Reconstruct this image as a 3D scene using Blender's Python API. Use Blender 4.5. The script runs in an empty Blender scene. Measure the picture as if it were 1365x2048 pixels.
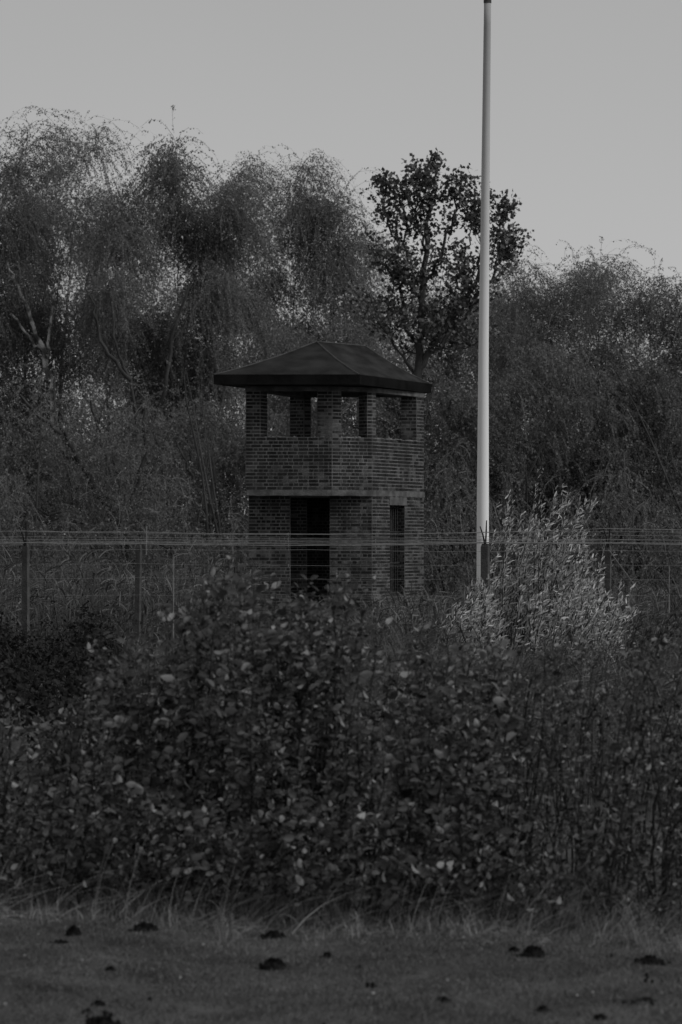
import bpy, math, random
import numpy as np
from mathutils import Vector, noise
random.seed(7)
RG = np.random.default_rng(7)
C = bpy.context.scene.collection
sc = bpy.context.scene

# ------------------------------------------------------------------ camera, sky, sun, exposure
F = 6375.0            # focal length in photo pixels
EYE = 2.2
HOR = 1085.0
cam_d = bpy.data.cameras.new('camera'); cam = bpy.data.objects.new('camera', cam_d); C.objects.link(cam)
cam.location = (0, 0, EYE)
cam.rotation_euler = (math.radians(90) + math.atan((HOR - 1024) / F), 0, 0)
cam_d.sensor_fit = 'VERTICAL'; cam_d.sensor_height = 36.0
cam_d.lens = 36.0 * F / 2048.0
cam_d.clip_start = 0.5; cam_d.clip_end = 3000
cam_d.dof.use_dof = True; cam_d.dof.focus_distance = 44.0; cam_d.dof.aperture_fstop = 4.5
sc.camera = cam

SUN_EL, SUN_AZ = 42.0, 114.0       # azimuth clockwise from +Y: from the right
w = bpy.data.worlds.new('World'); sc.world = w; w.use_nodes = True
nt = w.node_tree; nt.nodes.clear()
sky = nt.nodes.new('ShaderNodeTexSky'); sky.sky_type = 'NISHITA'; sky.sun_disc = False
sky.sun_elevation = math.radians(SUN_EL); sky.sun_rotation = math.radians(SUN_AZ)
sky.air_density = 1.0; sky.dust_density = 1.6; sky.ozone_density = 1.0
bw = nt.nodes.new('ShaderNodeRGBToBW')
bg = nt.nodes.new('ShaderNodeBackground'); bg.inputs['Strength'].default_value = 0.10
wo = nt.nodes.new('ShaderNodeOutputWorld')
nt.links.new(sky.outputs[0], bw.inputs[0])
# thin overcast: the sky pales smoothly towards the horizon all the way round
tcw = nt.nodes.new('ShaderNodeTexCoord'); sxw = nt.nodes.new('ShaderNodeSeparateXYZ'); nt.links.new(tcw.outputs['Generated'], sxw.inputs[0])
mrw = nt.nodes.new('ShaderNodeMapRange'); mrw.interpolation_type = 'SMOOTHSTEP'
for k_, v_ in (('From Min', .04), ('From Max', .20), ('To Min', 1.04), ('To Max', .92)): mrw.inputs[k_].default_value = v_
nt.links.new(sxw.outputs['Z'], mrw.inputs['Value'])
mlw = nt.nodes.new('ShaderNodeMath'); mlw.operation = 'MULTIPLY'
cvr = nt.nodes.new('ShaderNodeMix'); cvr.data_type = 'FLOAT'      # even cloud cover over the clear sky
cvr.inputs['Factor'].default_value = .78; cvr.inputs['B'].default_value = 3.0
nzw = nt.nodes.new('ShaderNodeTexNoise'); nzw.inputs['Scale'].default_value = 2.6; nzw.inputs['Detail'].default_value = 3
nt.links.new(tcw.outputs['Generated'], nzw.inputs['Vector'])
mnw = nt.nodes.new('ShaderNodeMapRange'); mnw.inputs['To Min'].default_value = .90; mnw.inputs['To Max'].default_value = 1.10
nt.links.new(nzw.outputs['Fac'], mnw.inputs['Value'])
mcw = nt.nodes.new('ShaderNodeMath'); mcw.operation = 'MULTIPLY'; nt.links.new(cvr.outputs[0], mcw.inputs[0]); nt.links.new(mnw.outputs[0], mcw.inputs[1])
nt.links.new(bw.outputs[0], cvr.inputs['A']); nt.links.new(mcw.outputs[0], mlw.inputs[0]); nt.links.new(mrw.outputs[0], mlw.inputs[1])
nt.links.new(mlw.outputs[0], bg.inputs[0]); nt.links.new(bg.outputs[0], wo.inputs[0])

sd = bpy.data.lights.new('sun', 'SUN'); sun = bpy.data.objects.new('sun', sd); C.objects.link(sun)
sd.energy = 1.2; sd.angle = math.radians(22); sd.color = (1, 1, 1)
el, az = math.radians(SUN_EL), math.radians(SUN_AZ)
sdir = Vector((math.sin(az) * math.cos(el), math.cos(az) * math.cos(el), math.sin(el)))
sun.rotation_euler = sdir.to_track_quat('Z', 'Y').to_euler()
sun.location = (30, -10, 40)

sc.view_settings.view_transform = 'Standard'
sc.view_settings.look = 'None'
sc.view_settings.exposure = 0.5
sc.view_settings.gamma = 1.0
sc.view_settings.use_curve_mapping = False
try:
    sc.cycles.max_bounces = 6; sc.cycles.diffuse_bounces = 3; sc.cycles.transmission_bounces = 3
    sc.cycles.transparent_max_bounces = 4
except Exception:
    pass

# ------------------------------------------------------------------ helpers
def PX(px, d): return (px - 682.5) * d / F
def PZ(py, d): return EYE + (HOR - py) * d / F

def tag(o, label=None, cat=None, group=None, kind=None):
    if label: o['label'] = label
    if cat: o['category'] = cat
    if group: o['group'] = group
    if kind: o['kind'] = kind
    return o

def empty(name, loc, rz=0):
    o = bpy.data.objects.new(name, None); C.objects.link(o)
    o.empty_display_size = 0.3
    o.location = loc; o.rotation_euler = (0, 0, rz)
    return o

def link(name, me, parent=None, loc=(0, 0, 0), rz=0):
    o = bpy.data.objects.new(name, me); C.objects.link(o)
    o.location = loc; o.rotation_euler = (0, 0, rz)
    if parent: o.parent = parent
    return o

class Geo:
    """collects blocks of verts with faces of a fixed corner count"""
    def __init__(s): s.v = []; s.blocks = []; s.n = 0
    def add(s, verts, faces, tone=None):
        verts = np.asarray(verts, float).reshape(-1, 3); faces = np.asarray(faces, int)
        s.v.append(verts); s.blocks.append((faces + s.n, tone)); s.n += len(verts)
    def mesh(s, name, mat, off=(0, 0, 0), smooth=False):
        me = bpy.data.meshes.new(name)
        if not s.v: return me
        v = np.concatenate(s.v) - np.array(off, float)
        loops = np.concatenate([b.ravel() for b, t in s.blocks])
        tot = np.concatenate([np.full(len(b), b.shape[1]) for b, t in s.blocks])
        start = np.concatenate([[0], np.cumsum(tot)[:-1]])
        me.vertices.add(len(v)); me.vertices.foreach_set('co', v.ravel())
        me.loops.add(len(loops)); me.loops.foreach_set('vertex_index', loops.astype(np.int32))
        me.polygons.add(len(tot)); me.polygons.foreach_set('loop_start', start.astype(np.int32))
        try: me.polygons.foreach_set('loop_total', tot.astype(np.int32))
        except Exception: pass
        tn = np.concatenate([np.full(len(b), 0.5) if t is None else np.broadcast_to(np.asarray(t, float), (len(b),)) for b, t in s.blocks])
        a = me.attributes.new('tone', 'FLOAT', 'FACE'); a.data.foreach_set('value', tn.astype(np.float32))
        me.polygons.foreach_set('use_smooth', np.full(len(tot), smooth))
        me.materials.append(mat)
        me.update(calc_edges=True); me.validate()
        return me
    def build(s, name, mat, parent=None, loc=(0, 0, 0), smooth=False, world_off=None):
        off = loc if parent is None else (world_off if world_off is not None else tuple(parent.location))
        me = s.mesh(name, mat, off, smooth)
        return link(name, me, parent, loc if parent is None else (0, 0, 0))

def norm(a): return a / np.maximum(np.linalg.norm(a, axis=-1, keepdims=True), 1e-9)

def tube(g, pts, rad, n=5, tone=None, cap=True):
    pts = np.asarray(pts, float); rad = np.broadcast_to(np.asarray(rad, float), (len(pts),))
    t = norm(np.gradient(pts, axis=0)); ref = np.array([0.31, 0.9, 0.17]) if abs(t[0, 2]) > 0.8 else np.array([0.05, 0.1, 1.0])
    u = norm(np.cross(t, ref)); v = np.cross(t, u)
    a = np.arange(n) * 2 * math.pi / n
    ring = pts[:, None] + rad[:, None, None] * (np.cos(a)[None, :, None] * u[:, None] + np.sin(a)[None, :, None] * v[:, None])
    m = len(pts); i = np.arange(m - 1)[:, None] * n; j = np.arange(n)[None]; k = (j + 1) % n
    f = np.stack([i + j, i + k, i + n + k, i + n + j], -1).reshape(-1, 4)
    g.add(ring.reshape(-1, 3), f, tone)
    if cap:
        b = g.n - m * n
        g.blocks.append((np.array([[b + q for q in range(n)][::-1]]), tone))
        g.blocks.append((np.array([[b + (m - 1) * n + q for q in range(n)]]), tone))

def box(g, x0, x1, y0, y1, z0, z1, tone=None):
    v = [(x, y, z) for z in (z0, z1) for y in (y0, y1) for x in (x0, x1)]
    g.add(v, [(0, 2, 3, 1), (4, 5, 7, 6), (0, 1, 5, 4), (2, 6, 7, 3), (0, 4, 6, 2), (1, 3, 7, 5)], tone)

def prism(g, poly, z0, z1, tone=None):
    """poly counter-clockwise list of (x, y)"""
    n = len(poly)
    v = [(x, y, z0) for x, y in poly] + [(x, y, z1) for x, y in poly]
    b = g.n
    g.add(v, [(i, (i + 1) % n, n + (i + 1) % n, n + i) for i in range(n)], tone)
    g.blocks.append((np.array([[b + i for i in range(n)][::-1]]), tone))
    g.blocks.append((np.array([[b + n + i for i in range(n)]]), tone))

def stamp(g, tv, tf, pos, X, Y, Z, sx, sy=None, sz=None, tone=None):
    """copies of a template: local axes X (length), Y (width), Z (normal)"""
    tv = np.asarray(tv, float); tf = np.asarray(tf, int); n = len(pos); k = len(tv)
    sx = np.broadcast_to(sx, (n,)); sy = sx if sy is None else np.broadcast_to(sy, (n,)); sz = sy if sz is None else np.broadcast_to(sz, (n,))
    v = (pos[:, None] + tv[None, :, 0, None] * (X * sx[:, None])[:, None] + tv[None, :, 1, None] * (Y * sy[:, None])[:, None]
         + tv[None, :, 2, None] * (Z * sz[:, None])[:, None])
    f = (np.arange(n)[:, None, None] * k + tf[None]).reshape(-1, tf.shape[1])
    t = None if tone is None else np.repeat(np.broadcast_to(tone, (n,)), len(tf))
    g.add(v.reshape(-1, 3), f, t)

def frame(d, up=None, roll=None):
    d = norm(d); n = len(d)
    r = norm(RG.normal(size=(n, 3))) if up is None else up
    y = norm(np.cross(r, d)); z = np.cross(d, y)
    return d, y, z

def ribbons(g, pts, width, side=None, tone=None):
    """pts (n, m, 3) polylines, width (n,) or (n, m)"""
    n, m, _ = pts.shape
    t = norm(np.gradient(pts, axis=1))
    if side is None: side = norm(RG.normal(size=(n, 3)) * [1, .6, .3])
    s = norm(side[:, None] - t * (t * side[:, None]).sum(-1, keepdims=True))
    wd = np.broadcast_to(np.asarray(width, float).reshape(n, -1), (n, m))[..., None] * 0.5
    v = np.stack([pts - s * wd, pts + s * wd], 2).reshape(n, m * 2, 3)
    i = np.arange(m - 1) * 2
    f = np.stack([i, i + 1, i + 3, i + 2], -1)
    f = (np.arange(n)[:, None, None] * (2 * m) + f[None]).reshape(-1, 4)
    tt = None if tone is None else np.repeat(np.broadcast_to(tone, (n,)), m - 1)
    g.add(v.reshape(-1, 3), f, tt)

# ------------------------------------------------------------------ materials (a black-and-white place: neutral greys)
def mat_new(name):
    m = bpy.data.materials.new(name); m.use_nodes = True
    t = m.node_tree; t.nodes.clear()
    o = t.nodes.new('ShaderNodeOutputMaterial')
    return m, t, o

def N(t, kind, **kw):
    n = t.nodes.new(kind)
    for k, v in kw.items():
        if k.startswith('i_'): n.inputs[k[2:]].default_value = v
        else: setattr(n, k, v)
    return n

def tone_value(t):
    at = N(t, 'ShaderNodeAttribute', attribute_name='tone'); oi = N(t, 'ShaderNodeObjectInfo')
    a = N(t, 'ShaderNodeMath', operation='ADD'); fr = N(t, 'ShaderNodeMath', operation='FRACT')
    t.links.new(at.outputs['Fac'], a.inputs[0]); t.links.new(oi.outputs['Random'], a.inputs[1]); t.links.new(a.outputs[0], fr.inputs[0])
    return fr.outputs[0]

def ramp(t, src, stops):
    r = t.nodes.new('ShaderNodeValToRGB')
    while len(r.color_ramp.elements) < len(stops): r.color_ramp.elements.new(0.5)
    for e, (p, v) in zip(r.color_ramp.elements, stops):
        e.position = p; e.color = (v, v, v, 1)
    t.links.new(src, r.inputs[0]); return r.outputs[0]

def leaf_mat(name, lo, hi, back=None, trans=0.25, rough=0.5, spec=0.3):
    m, t, o = mat_new(name)
    tv = tone_value(t)
    col = ramp(t, tv, [(0, lo), (.6, lo + (hi - lo) * .45), (1, hi)])
    if back:
        gm = N(t, 'ShaderNodeNewGeometry'); mx = N(t, 'ShaderNodeMix', data_type='RGBA')
        bcol = ramp(t, tv, [(0, back * .7), (1, back * 1.2)])
        t.links.new(gm.outputs['Backfacing'], mx.inputs['Factor']); t.links.new(col, mx.inputs['A']); t.links.new(bcol, mx.inputs['B'])
        col = mx.outputs['Result']
    p = N(t, 'ShaderNodeBsdfPrincipled'); p.inputs['Roughness'].default_value = rough; p.inputs['Specular IOR Level'].default_value = spec
    tr = N(t, 'ShaderNodeBsdfTranslucent'); ms = N(t, 'ShaderNodeMixShader'); ms.inputs[0].default_value = trans
    t.links.new(col, p.inputs['Base Color']); t.links.new(col, tr.inputs['Color'])
    t.links.new(p.outputs[0], ms.inputs[1]); t.links.new(tr.outputs[0], ms.inputs[2]); t.links.new(ms.outputs[0], o.inputs[0])
    return m

def noise_mat(name, lo, hi, scale=5, rough=0.85, spec=0.2, stretch=(1, 1, 1), bump=0.0, detail=6, p0=.35, p1=.65, bscale=None):
    m, t, o = mat_new(name)
    tc = N(t, 'ShaderNodeTexCoord'); mp = N(t, 'ShaderNodeMapping'); mp.inputs['Scale'].default_value = stretch
    nz = N(t, 'ShaderNodeTexNoise'); nz.inputs['Scale'].default_value = scale; nz.inputs['Detail'].default_value = detail
    t.links.new(tc.outputs['Object'], mp.inputs[0]); t.links.new(mp.outputs[0], nz.inputs['Vector'])
    col = ramp(t, nz.outputs['Fac'], [(p0, lo), (p1, hi)])
    p = N(t, 'ShaderNodeBsdfPrincipled'); p.inputs['Roughness'].default_value = rough; p.inputs['Specular IOR Level'].default_value = spec
    t.links.new(col, p.inputs['Base Color'])
    if bump:
        n2 = N(t, 'ShaderNodeTexNoise'); n2.inputs['Scale'].default_value = bscale or scale * 6; n2.inputs['Detail'].default_value = 5
        t.links.new(mp.outputs[0], n2.inputs['Vector'])
        b = N(t, 'ShaderNodeBump'); b.inputs['Strength'].default_value = bump; b.inputs['Distance'].default_value = 0.02
        t.links.new(n2.outputs['Fac'], b.inputs['Height']); t.links.new(b.outputs[0], p.inputs['Normal'])
    t.links.new(p.outputs[0], o.inputs[0])
    return m

def brick_material():
    m, t, o = mat_new('old_brick')
    tv = tone_value(t)
    base = ramp(t, tv, [(0, .016), (.5, .026), (.85, .038), (1, .065)])
    gm = N(t, 'ShaderNodeNewGeometry')
    n1 = N(t, 'ShaderNodeTexNoise'); n1.inputs['Scale'].default_value = 1.7; n1.inputs['Detail'].default_value = 7; n1.inputs['Roughness'].default_value = .65
    t.links.new(gm.outputs['Position'], n1.inputs['Vector'])
    sm = N(t, 'ShaderNodeMath', operation='MULTIPLY_ADD'); sm.inputs[1].default_value = .22; t.links.new(tv, sm.inputs[0]); t.links.new(n1.outputs['Fac'], sm.inputs[2])
    smear = ramp(t, sm.outputs[0], [(.66, 0), (.76, .85)])
    mx = N(t, 'ShaderNodeMix', data_type='RGBA'); mx.inputs['B'].default_value = (.10, .10, .10, 1)
    t.links.new(smear, mx.inputs['Factor']); t.links.new(base, mx.inputs['A'])
    n2 = N(t, 'ShaderNodeTexNoise'); n2.inputs['Scale'].default_value = 40; n2.inputs['Detail'].default_value = 4
    t.links.new(gm.outputs['Position'], n2.inputs['Vector'])
    gr = ramp(t, n2.outputs['Fac'], [(.3, .7), (.7, 1.25)])
    mm = N(t, 'ShaderNodeMix', data_type='RGBA', blend_type='MULTIPLY'); mm.inputs['Factor'].default_value = 1
    # rain streaks and soot running down the walls
    mps = N(t, 'ShaderNodeMapping'); mps.inputs['Scale'].default_value = (3.2, 3.2, .35); ns = N(t, 'ShaderNodeTexNoise'); ns.inputs['Scale'].default_value = 1.6; ns.inputs['Detail'].default_value = 6
    t.links.new(gm.outputs['Position'], mps.inputs[0]); t.links.new(mps.outputs[0], ns.inputs['Vector'])
    st_ = ramp(t, ns.outputs['Fac'], [(.36, .55), (.55, 1.05), (.7, 1.2)])
    ms_ = N(t, 'ShaderNodeMix', data_type='RGBA', blend_type='MULTIPLY'); ms_.inputs['Factor'].default_value = 1
    t.links.new(mx.outputs['Result'], ms_.inputs['A']); t.links.new(st_, ms_.inputs['B']); mx = ms_
    t.links.new(mx.outputs['Result'], mm.inputs['A']); t.links.new(gr, mm.inputs['B'])
    p = N(t, 'ShaderNodeBsdfPrincipled'); p.inputs['Roughness'].default_value = .9; p.inputs['Specular IOR Level'].default_value = .15
    t.links.new(mm.outputs['Result'], p.inputs['Base Color'])
    b = N(t, 'ShaderNodeBump'); b.inputs['Strength'].default_value = .5; b.inputs['Distance'].default_value = .005
    t.links.new(n2.outputs['Fac'], b.inputs['Height']); t.links.new(b.outputs[0], p.inputs['Normal']); t.links.new(p.outputs[0], o.inputs[0])
    return m

M = {}
M['brick'] = brick_material()
M['mortar'] = noise_mat('mortar', .09, .19, 2.2, bump=.4)
M['concrete'] = noise_mat('rough_concrete', .05, .12, 4, bump=.6)
M['felt'] = noise_mat('roof_felt', .010, .028, 1.6, rough=.85, spec=.08, stretch=(1, 1, 3), bump=.4, bscale=14)
M['fascia'] = noise_mat('dark_fascia', .006, .011, 3, rough=.9, spec=.02, bump=.3)
M['soffit'] = noise_mat('soffit_boards', .02, .035, 4)
M['iron'] = noise_mat('rusty_iron', .02, .05, 20, rough=.6)
M['pole'] = noise_mat('pole_paint', .62, .75, 2.5, rough=.45, spec=.4, stretch=(1, 1, .3))
M['pole_up'] = noise_mat('pole_grey_paint', .30, .42, 2.5, rough=.5, spec=.4, stretch=(1, 1, .3))  # greyer tone of the pole colour
M['wire'] = noise_mat('galvanised_wire', .13, .24, 9, rough=.45, spec=.5)
M['post'] = noise_mat('fence_post_concrete', .05, .085, 7, spec=.05, bump=.6)
M['arm'] = noise_mat('fence_arm_iron', .01, .02, 20, rough=.6)
M['bark'] = noise_mat('dark_bark', .025, .06, 3, stretch=(1, 1, .3), bump=.6)
M['birch'] = noise_mat('birch_bark', .10, .46, 2.2, stretch=(1, 1, 1.6), bump=.3, p0=.42, p1=.56)
M['soil'] = noise_mat('mole_soil', .006, .02, 30, bump=1.0, spec=.02)
M['stem'] = noise_mat('shrub_stem', .012, .035, 20, spec=.05)
M['birch_leaf'] = leaf_mat('birch_leaf', .10, .24, None, .45)
M['oak_leaf'] = leaf_mat('dark_tree_leaf', .05, .14, None, .15)
M['far_leaf'] = leaf_mat('far_wood_leaf', .07, .17, None, .35)
M['shrub_leaf'] = leaf_mat('shrub_leaf', .020, .12, .22, .15, rough=.6, spec=.10)
M['willow_leaf'] = leaf_mat('willow_leaf', .28, .50, .48, .2, rough=.5, spec=.3)
M['reed'] = leaf_mat('reed_blade', .035, .15, None, .2, spec=.1)
M['dry_grass'] = leaf_mat('dry_grass_blade', .10, .34, None, .2, spec=.1)
M['grass'] = leaf_mat('meadow_grass_blade', .045, .165, None, .25)
M['bramble'] = leaf_mat('bramble_leaf', .008, .030, None, .1, spec=.05)

def ground_material():
    m, t, o = mat_new('meadow_turf')
    gm = N(t, 'ShaderNodeNewGeometry')
    n1 = N(t, 'ShaderNodeTexNoise'); n1.inputs['Scale'].default_value = 1.8; n1.inputs['Detail'].default_value = 8
    n2 = N(t, 'ShaderNodeTexNoise'); n2.inputs['Scale'].default_value = 35; n2.inputs['Detail'].default_value = 6
    for n in (n1, n2): t.links.new(gm.outputs['Position'], n.inputs['Vector'])
    c1 = ramp(t, n1.outputs['Fac'], [(.3, .025), (.7, .095)]); c2 = ramp(t, n2.outputs['Fac'], [(.3, .6), (.7, 1.2)])
    mm = N(t, 'ShaderNodeMix', data_type='RGBA', blend_type='MULTIPLY'); mm.inputs['Factor'].default_value = 1
    t.links.new(c1, mm.inputs['A']); t.links.new(c2, mm.inputs['B'])
    p = N(t, 'ShaderNodeBsdfPrincipled'); p.inputs['Roughness'].default_value = .95; p.inputs['Specular IOR Level'].default_value = .1
    b = N(t, 'ShaderNodeBump'); b.inputs['Strength'].default_value = .7; b.inputs['Distance'].default_value = .03
    t.links.new(n2.outputs['Fac'], b.inputs['Height']); t.links.new(b.outputs[0], p.inputs['Normal'])
    t.links.new(mm.outputs['Result'], p.inputs['Base Color']); t.links.new(p.outputs[0], o.inputs[0])
    return m
M['ground'] = ground_material()

# ------------------------------------------------------------------ ground
def ground_z(x, y):
    return 0.025 * math.sin(x * 1.7 + y * .9) * math.cos(y * 1.3 - x * .6) + .012 * math.sin(x * 5.1 + 1) * math.sin(y * 4.3) if y < 24 else 0.0
ground_zv = np.vectorize(ground_z)
g = Geo()
xs = np.concatenate([[-1500, -300, -60, -20], np.linspace(-8, 8, 81), [20, 60, 300, 1500]])
ys = np.concatenate([[-300, -20, 4], np.linspace(8, 24.5, 84), [40, 80, 200, 600, 2500]])
X, Y = np.meshgrid(xs, ys); Z = ground_zv(X, Y) * ((np.abs(X) < 8.5) & (Y > 7))
n, m = X.shape; idx = (np.arange(n - 1)[:, None] * m + np.arange(m - 1)[None])
g.add(np.stack([X, Y, Z], -1), np.stack([idx, idx + 1, idx + m + 1, idx + m], -1).reshape(-1, 4))
tag(g.build('meadow', M['ground'], smooth=True), 'flat dark meadow running from the camera under hedge, fence and wood', None, None, 'structure')

# ------------------------------------------------------------------ watchtower
TY = 75.0
def on(px, P, Q):
    """where the sight line of photo column px meets the wall line P-Q"""
    k = (px - 682.5) / F
    dx, dy = Q[0] - P[0], Q[1] - P[1]
    s = (k * P[1] - P[0]) / (dx - k * dy)
    return s * math.hypot(dx, dy)
A = (-2.241, 75.0); B = (-.206, 75.0); Cc = (.741, 75.62); D = (2.035, 78.37); E = (-1.162, 78.37)
tower = empty('watchtower', (0, 76.6, 0))
tag(tower, 'square brick watchtower with open lookout room and hipped felt roof', 'watchtower')
T = tuple(tower.location)
def sub(a, b): return (a[0] - b[0], a[1] - b[1])
def unit(a): l = math.hypot(*a); return (a[0] / l, a[1] / l)
def along(P, Q, s): u = unit(sub(Q, P)); return (P[0] + u[0] * s, P[1] + u[1] * s)
def inset(poly, t):
    n = len(poly); out = []
    for i in range(n):
        a, b, c = poly[i - 1], poly[i], poly[(i + 1) % n]
        u, v = unit(sub(b, a)), unit(sub(c, b))
        n1, n2 = (-u[1], u[0]), (-v[1], v[0])          # inward for ccw
        k = t / (1 + n1[0] * n2[0] + n1[1] * n2[1])
        out.append((b[0] + (n1[0] + n2[0]) * k, b[1] + (n1[1] + n2[1]) * k))
    return out
CW, BH, BL, HD, MJ = .0805, .0605, .245, .118, .020
bricks = []      # (x, y, z, angle, length, front?)
def lay(P, Q, z0, z1, holes=(), rank=0, phase=0):
    """bricks on the outer face of wall P->Q (outside is on the right-hand side going P->Q); holes (s0,s1,z0,z1)"""
    L = math.hypot(*sub(Q, P)); ang = math.atan2(Q[1] - P[1], Q[0] - P[0]); u = unit(sub(Q, P))
    nc = int(round((z1 - z0) / CW)); cw = (z1 - z0) / max(nc, 1)
    for c in range(nc):
        zc = z0 + (c + .5) * cw
        spans = [(0.0, L)]
        for h in holes:
            if h[2] < zc < h[3]:
                new = []
                for a, b in spans:
                    if h[1] <= a or h[0] >= b: new.append((a, b))
                    else:
                        if h[0] > a: new.append((a, h[0]))
                        if h[1] < b: new.append((h[1], b))
                spans = new
        kind = (c + phase) % 2
        for a, b in spans:
            x = a; first = True
            while x < b - .03:
                l = (BL if kind == 0 else HD)
                if random.random() < .10: l = HD if kind == 0 else BL
                if first and kind == 1 : l = .175
                first = False
                if b - x - l < .06: l = b - x
                l = min(l, b - x)
                bricks.append((P[0] + u[0] * (x + l / 2), P[1] + u[1] * (x + l / 2), zc, ang, max(l - MJ, .02), rank))
                x += l
WT = .36
OUT = [A, B, Cc, D, E]
INN = inset(OUT, WT)
FLOORZ, SLAB_T, PAR, LIN, TOPZ = 3.30, 3.44, 4.68, 5.765, 5.90
walls = Geo()
# parapet ring
for i in range(5):
    j = (i + 1) % 5
    prism(walls, [OUT[i], OUT[j], INN[j], INN[i]], SLAB_T, PAR)
    lay(OUT[i], OUT[j], SLAB_T, PAR, rank=[1, 1.2, 3, 9, 9][i], phase=i)
# corner piers of the lookout
def pier(i, la, lb):
    p, c, nx = OUT[i - 1], OUT[i], OUT[(i + 1) % 5]; ci = INN[i]
    pa, pb = along(c, p, la), along(c, nx, lb)
    u, v = unit(sub(c, p)), unit(sub(nx, c))
    pai = (pa[0] - u[1] * WT, pa[1] + u[0] * WT); pbi = (pb[0] - v[1] * WT, pb[1] + v[0] * WT)
    poly = [pa, c, pb, pbi, ci, pai]
    # drop inner points that would fold back
    def dot(a, b): return a[0] * b[0] + a[1] * b[1]
    if dot(sub(ci, pai), u) < .01: poly = [q for q in poly if q is not pai]
    if dot(sub(pbi, ci), v) < .01: poly = [q for q in poly if q is not pbi]
    prism(walls, poly, PAR, LIN)
    n = len(poly)
    for a in range(n):
        P, Q = poly[a], poly[(a + 1) % n]
        if math.hypot(*sub(Q, P)) > .08: lay(P, Q, PAR, LIN, rank=2 if (P is pa and Q is c) or (P is c and Q is pb) else 6, phase=a)
pier(0, .45, on(521, A, B))
pier(1, math.hypot(*sub(B, A)) - on(635, A, B), on(683, B, Cc))
pier(2, math.hypot(*sub(Cc, B)) - on(735, B, Cc), on(752, Cc, D))
pier(3, math.hypot(*sub(D, Cc)) - on(834, Cc, D), .34)
pier(4, .42, .30)
# ground storey: front wall set back under the lookout
L0 = (-2.19, 75.62)
LOW = [L0, Cc, D, E]
LIN_ = inset(LOW, WT)
d0, d1 = on(581, L0, Cc), on(660, L0, Cc)
w0, w1 = on(780, Cc, D), on(810, Cc, D)
WZ0, WZ1 = .94, 3.10
def seg(P, Q, Pi, Qi, s0, s1, z0, z1):
    L = math.hypot(*sub(Q, P)); u = unit(sub(Q, P)); nn = (-u[1], u[0])
    s1 = min(s1, L)
    a, b = along(P, Q, s0), along(P, Q, s1)
    ai = Pi if s0 <= 0 else (a[0] + nn[0] * WT, a[1] + nn[1] * WT)
    bi = Qi if s1 >= L else (b[0] + nn[0] * WT, b[1] + nn[1] * WT)
    prism(walls, [a, b, bi, ai], z0, z1)
    return a, b, bi, ai
LF, LR = math.hypot(*sub(Cc, L0)), math.hypot(*sub(D, Cc))
sa = seg(L0, Cc, LIN_[0], LIN_[1], 0, d0, 0, FLOORZ); sb = seg(L0, Cc, LIN_[0], LIN_[1], d1, LF, 0, FLOORZ)
seg(L0, Cc, LIN_[0], LIN_[1], d0, d1, 3.27, FLOORZ)
seg(Cc, D, LIN_[1], LIN_[2], 0, w0, 0, FLOORZ); sw = seg(Cc, D, LIN_[1], LIN_[2], w1, LR, 0, FLOORZ)
seg(Cc, D, LIN_[1], LIN_[2], w0, w1, 0, WZ0)
seg(D, E, LIN_[2], LIN_[3], 0, 99, 0, FLOORZ); seg(E, L0, LIN_[3], LIN_[0], 0, 99, 0, FLOORZ)
lay(L0, Cc, 0.0, FLOORZ, [(d0, d1, -1, 3.32)], rank=4)
lay(Cc, D, 0.0, FLOORZ, [(w0, w1, WZ0, 3.30)], rank=4.5, phase=1)
lay(D, E, 0.0, FLOORZ, rank=9); lay(E, L0, 0.0, FLOORZ, rank=9)
lay(sa[1], sa[2], 0, 3.26, rank=7); lay(sw[3], sw[0], WZ0, 3.10, rank=7)
# porch wall inside the doorway and inner far wall bricks
pi0 = along(L0, Cc, d0 - .02); pw = [(pi0[0], 75.62 + 1.05), (pi0[0] + .40, 75.62 + 1.05), (pi0[0] + .40, 75.62 + 1.3), (pi0[0], 75.62 + 1.3)]
prism(walls, pw, 0, 3.29); lay(pw[0], pw[1], 0, 3.29, rank=7); lay(pw[1], pw[2], 0, 3.29, rank=7)
lay((LIN_[3][0] + .05, LIN_[3][1]), (LIN_[2][0] - .05, LIN_[2][1]), 0, 3.28, rank=8)
walls.build('wall', M['mortar'], tower)
# brick objects: the most visible 300 singly, the rest as one part
tmpl = [(-.5, -1, -.5), (.5, -1, -.5), (.5, -1, .5), (-.5, -1, .5), (-.5, 0, -.5), (.5, 0, -.5), (.5, 0, .5), (-.5, 0, .5)]
tfac = [(0, 1, 2, 3), (4, 0, 3, 7), (1, 5, 6, 2), (3, 2, 6, 7), (0, 4, 5, 1)]
bricks.sort(key=lambda b: (int(b[5]), -b[4]))
cache = {}
for k, (x, y, z, a, l, r) in enumerate(bricks[:300]):
    key = round(l / .01) * .01
    if key not in cache:
        gb = Geo(); v = np.array(tmpl) * [key, .008, BH]; gb.add(v, tfac, 0.0)
        cache[key] = gb.mesh('brick', M['brick'])
    link('brick', cache[key], tower, (x - T[0], y - T[1], z - T[2]), a)
rest = np.array(bricks[300:])
gb = Geo()
a = rest[:, 3]; Xa = np.stack([np.cos(a), np.sin(a), a * 0], -1); Ya = np.stack([-np.sin(a), np.cos(a), a * 0], -1); Za = np.tile([0, 0, 1.], (len(a), 1))
stamp(gb, tmpl, tfac, rest[:, :3], Xa, Ya, Za, rest[:, 4], RG.uniform(.005, .010, len(a)), np.full(len(a), BH), RG.random(len(a)))
tag(gb.build('brickwork', M['brick'], tower), kind='stuff')
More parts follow.
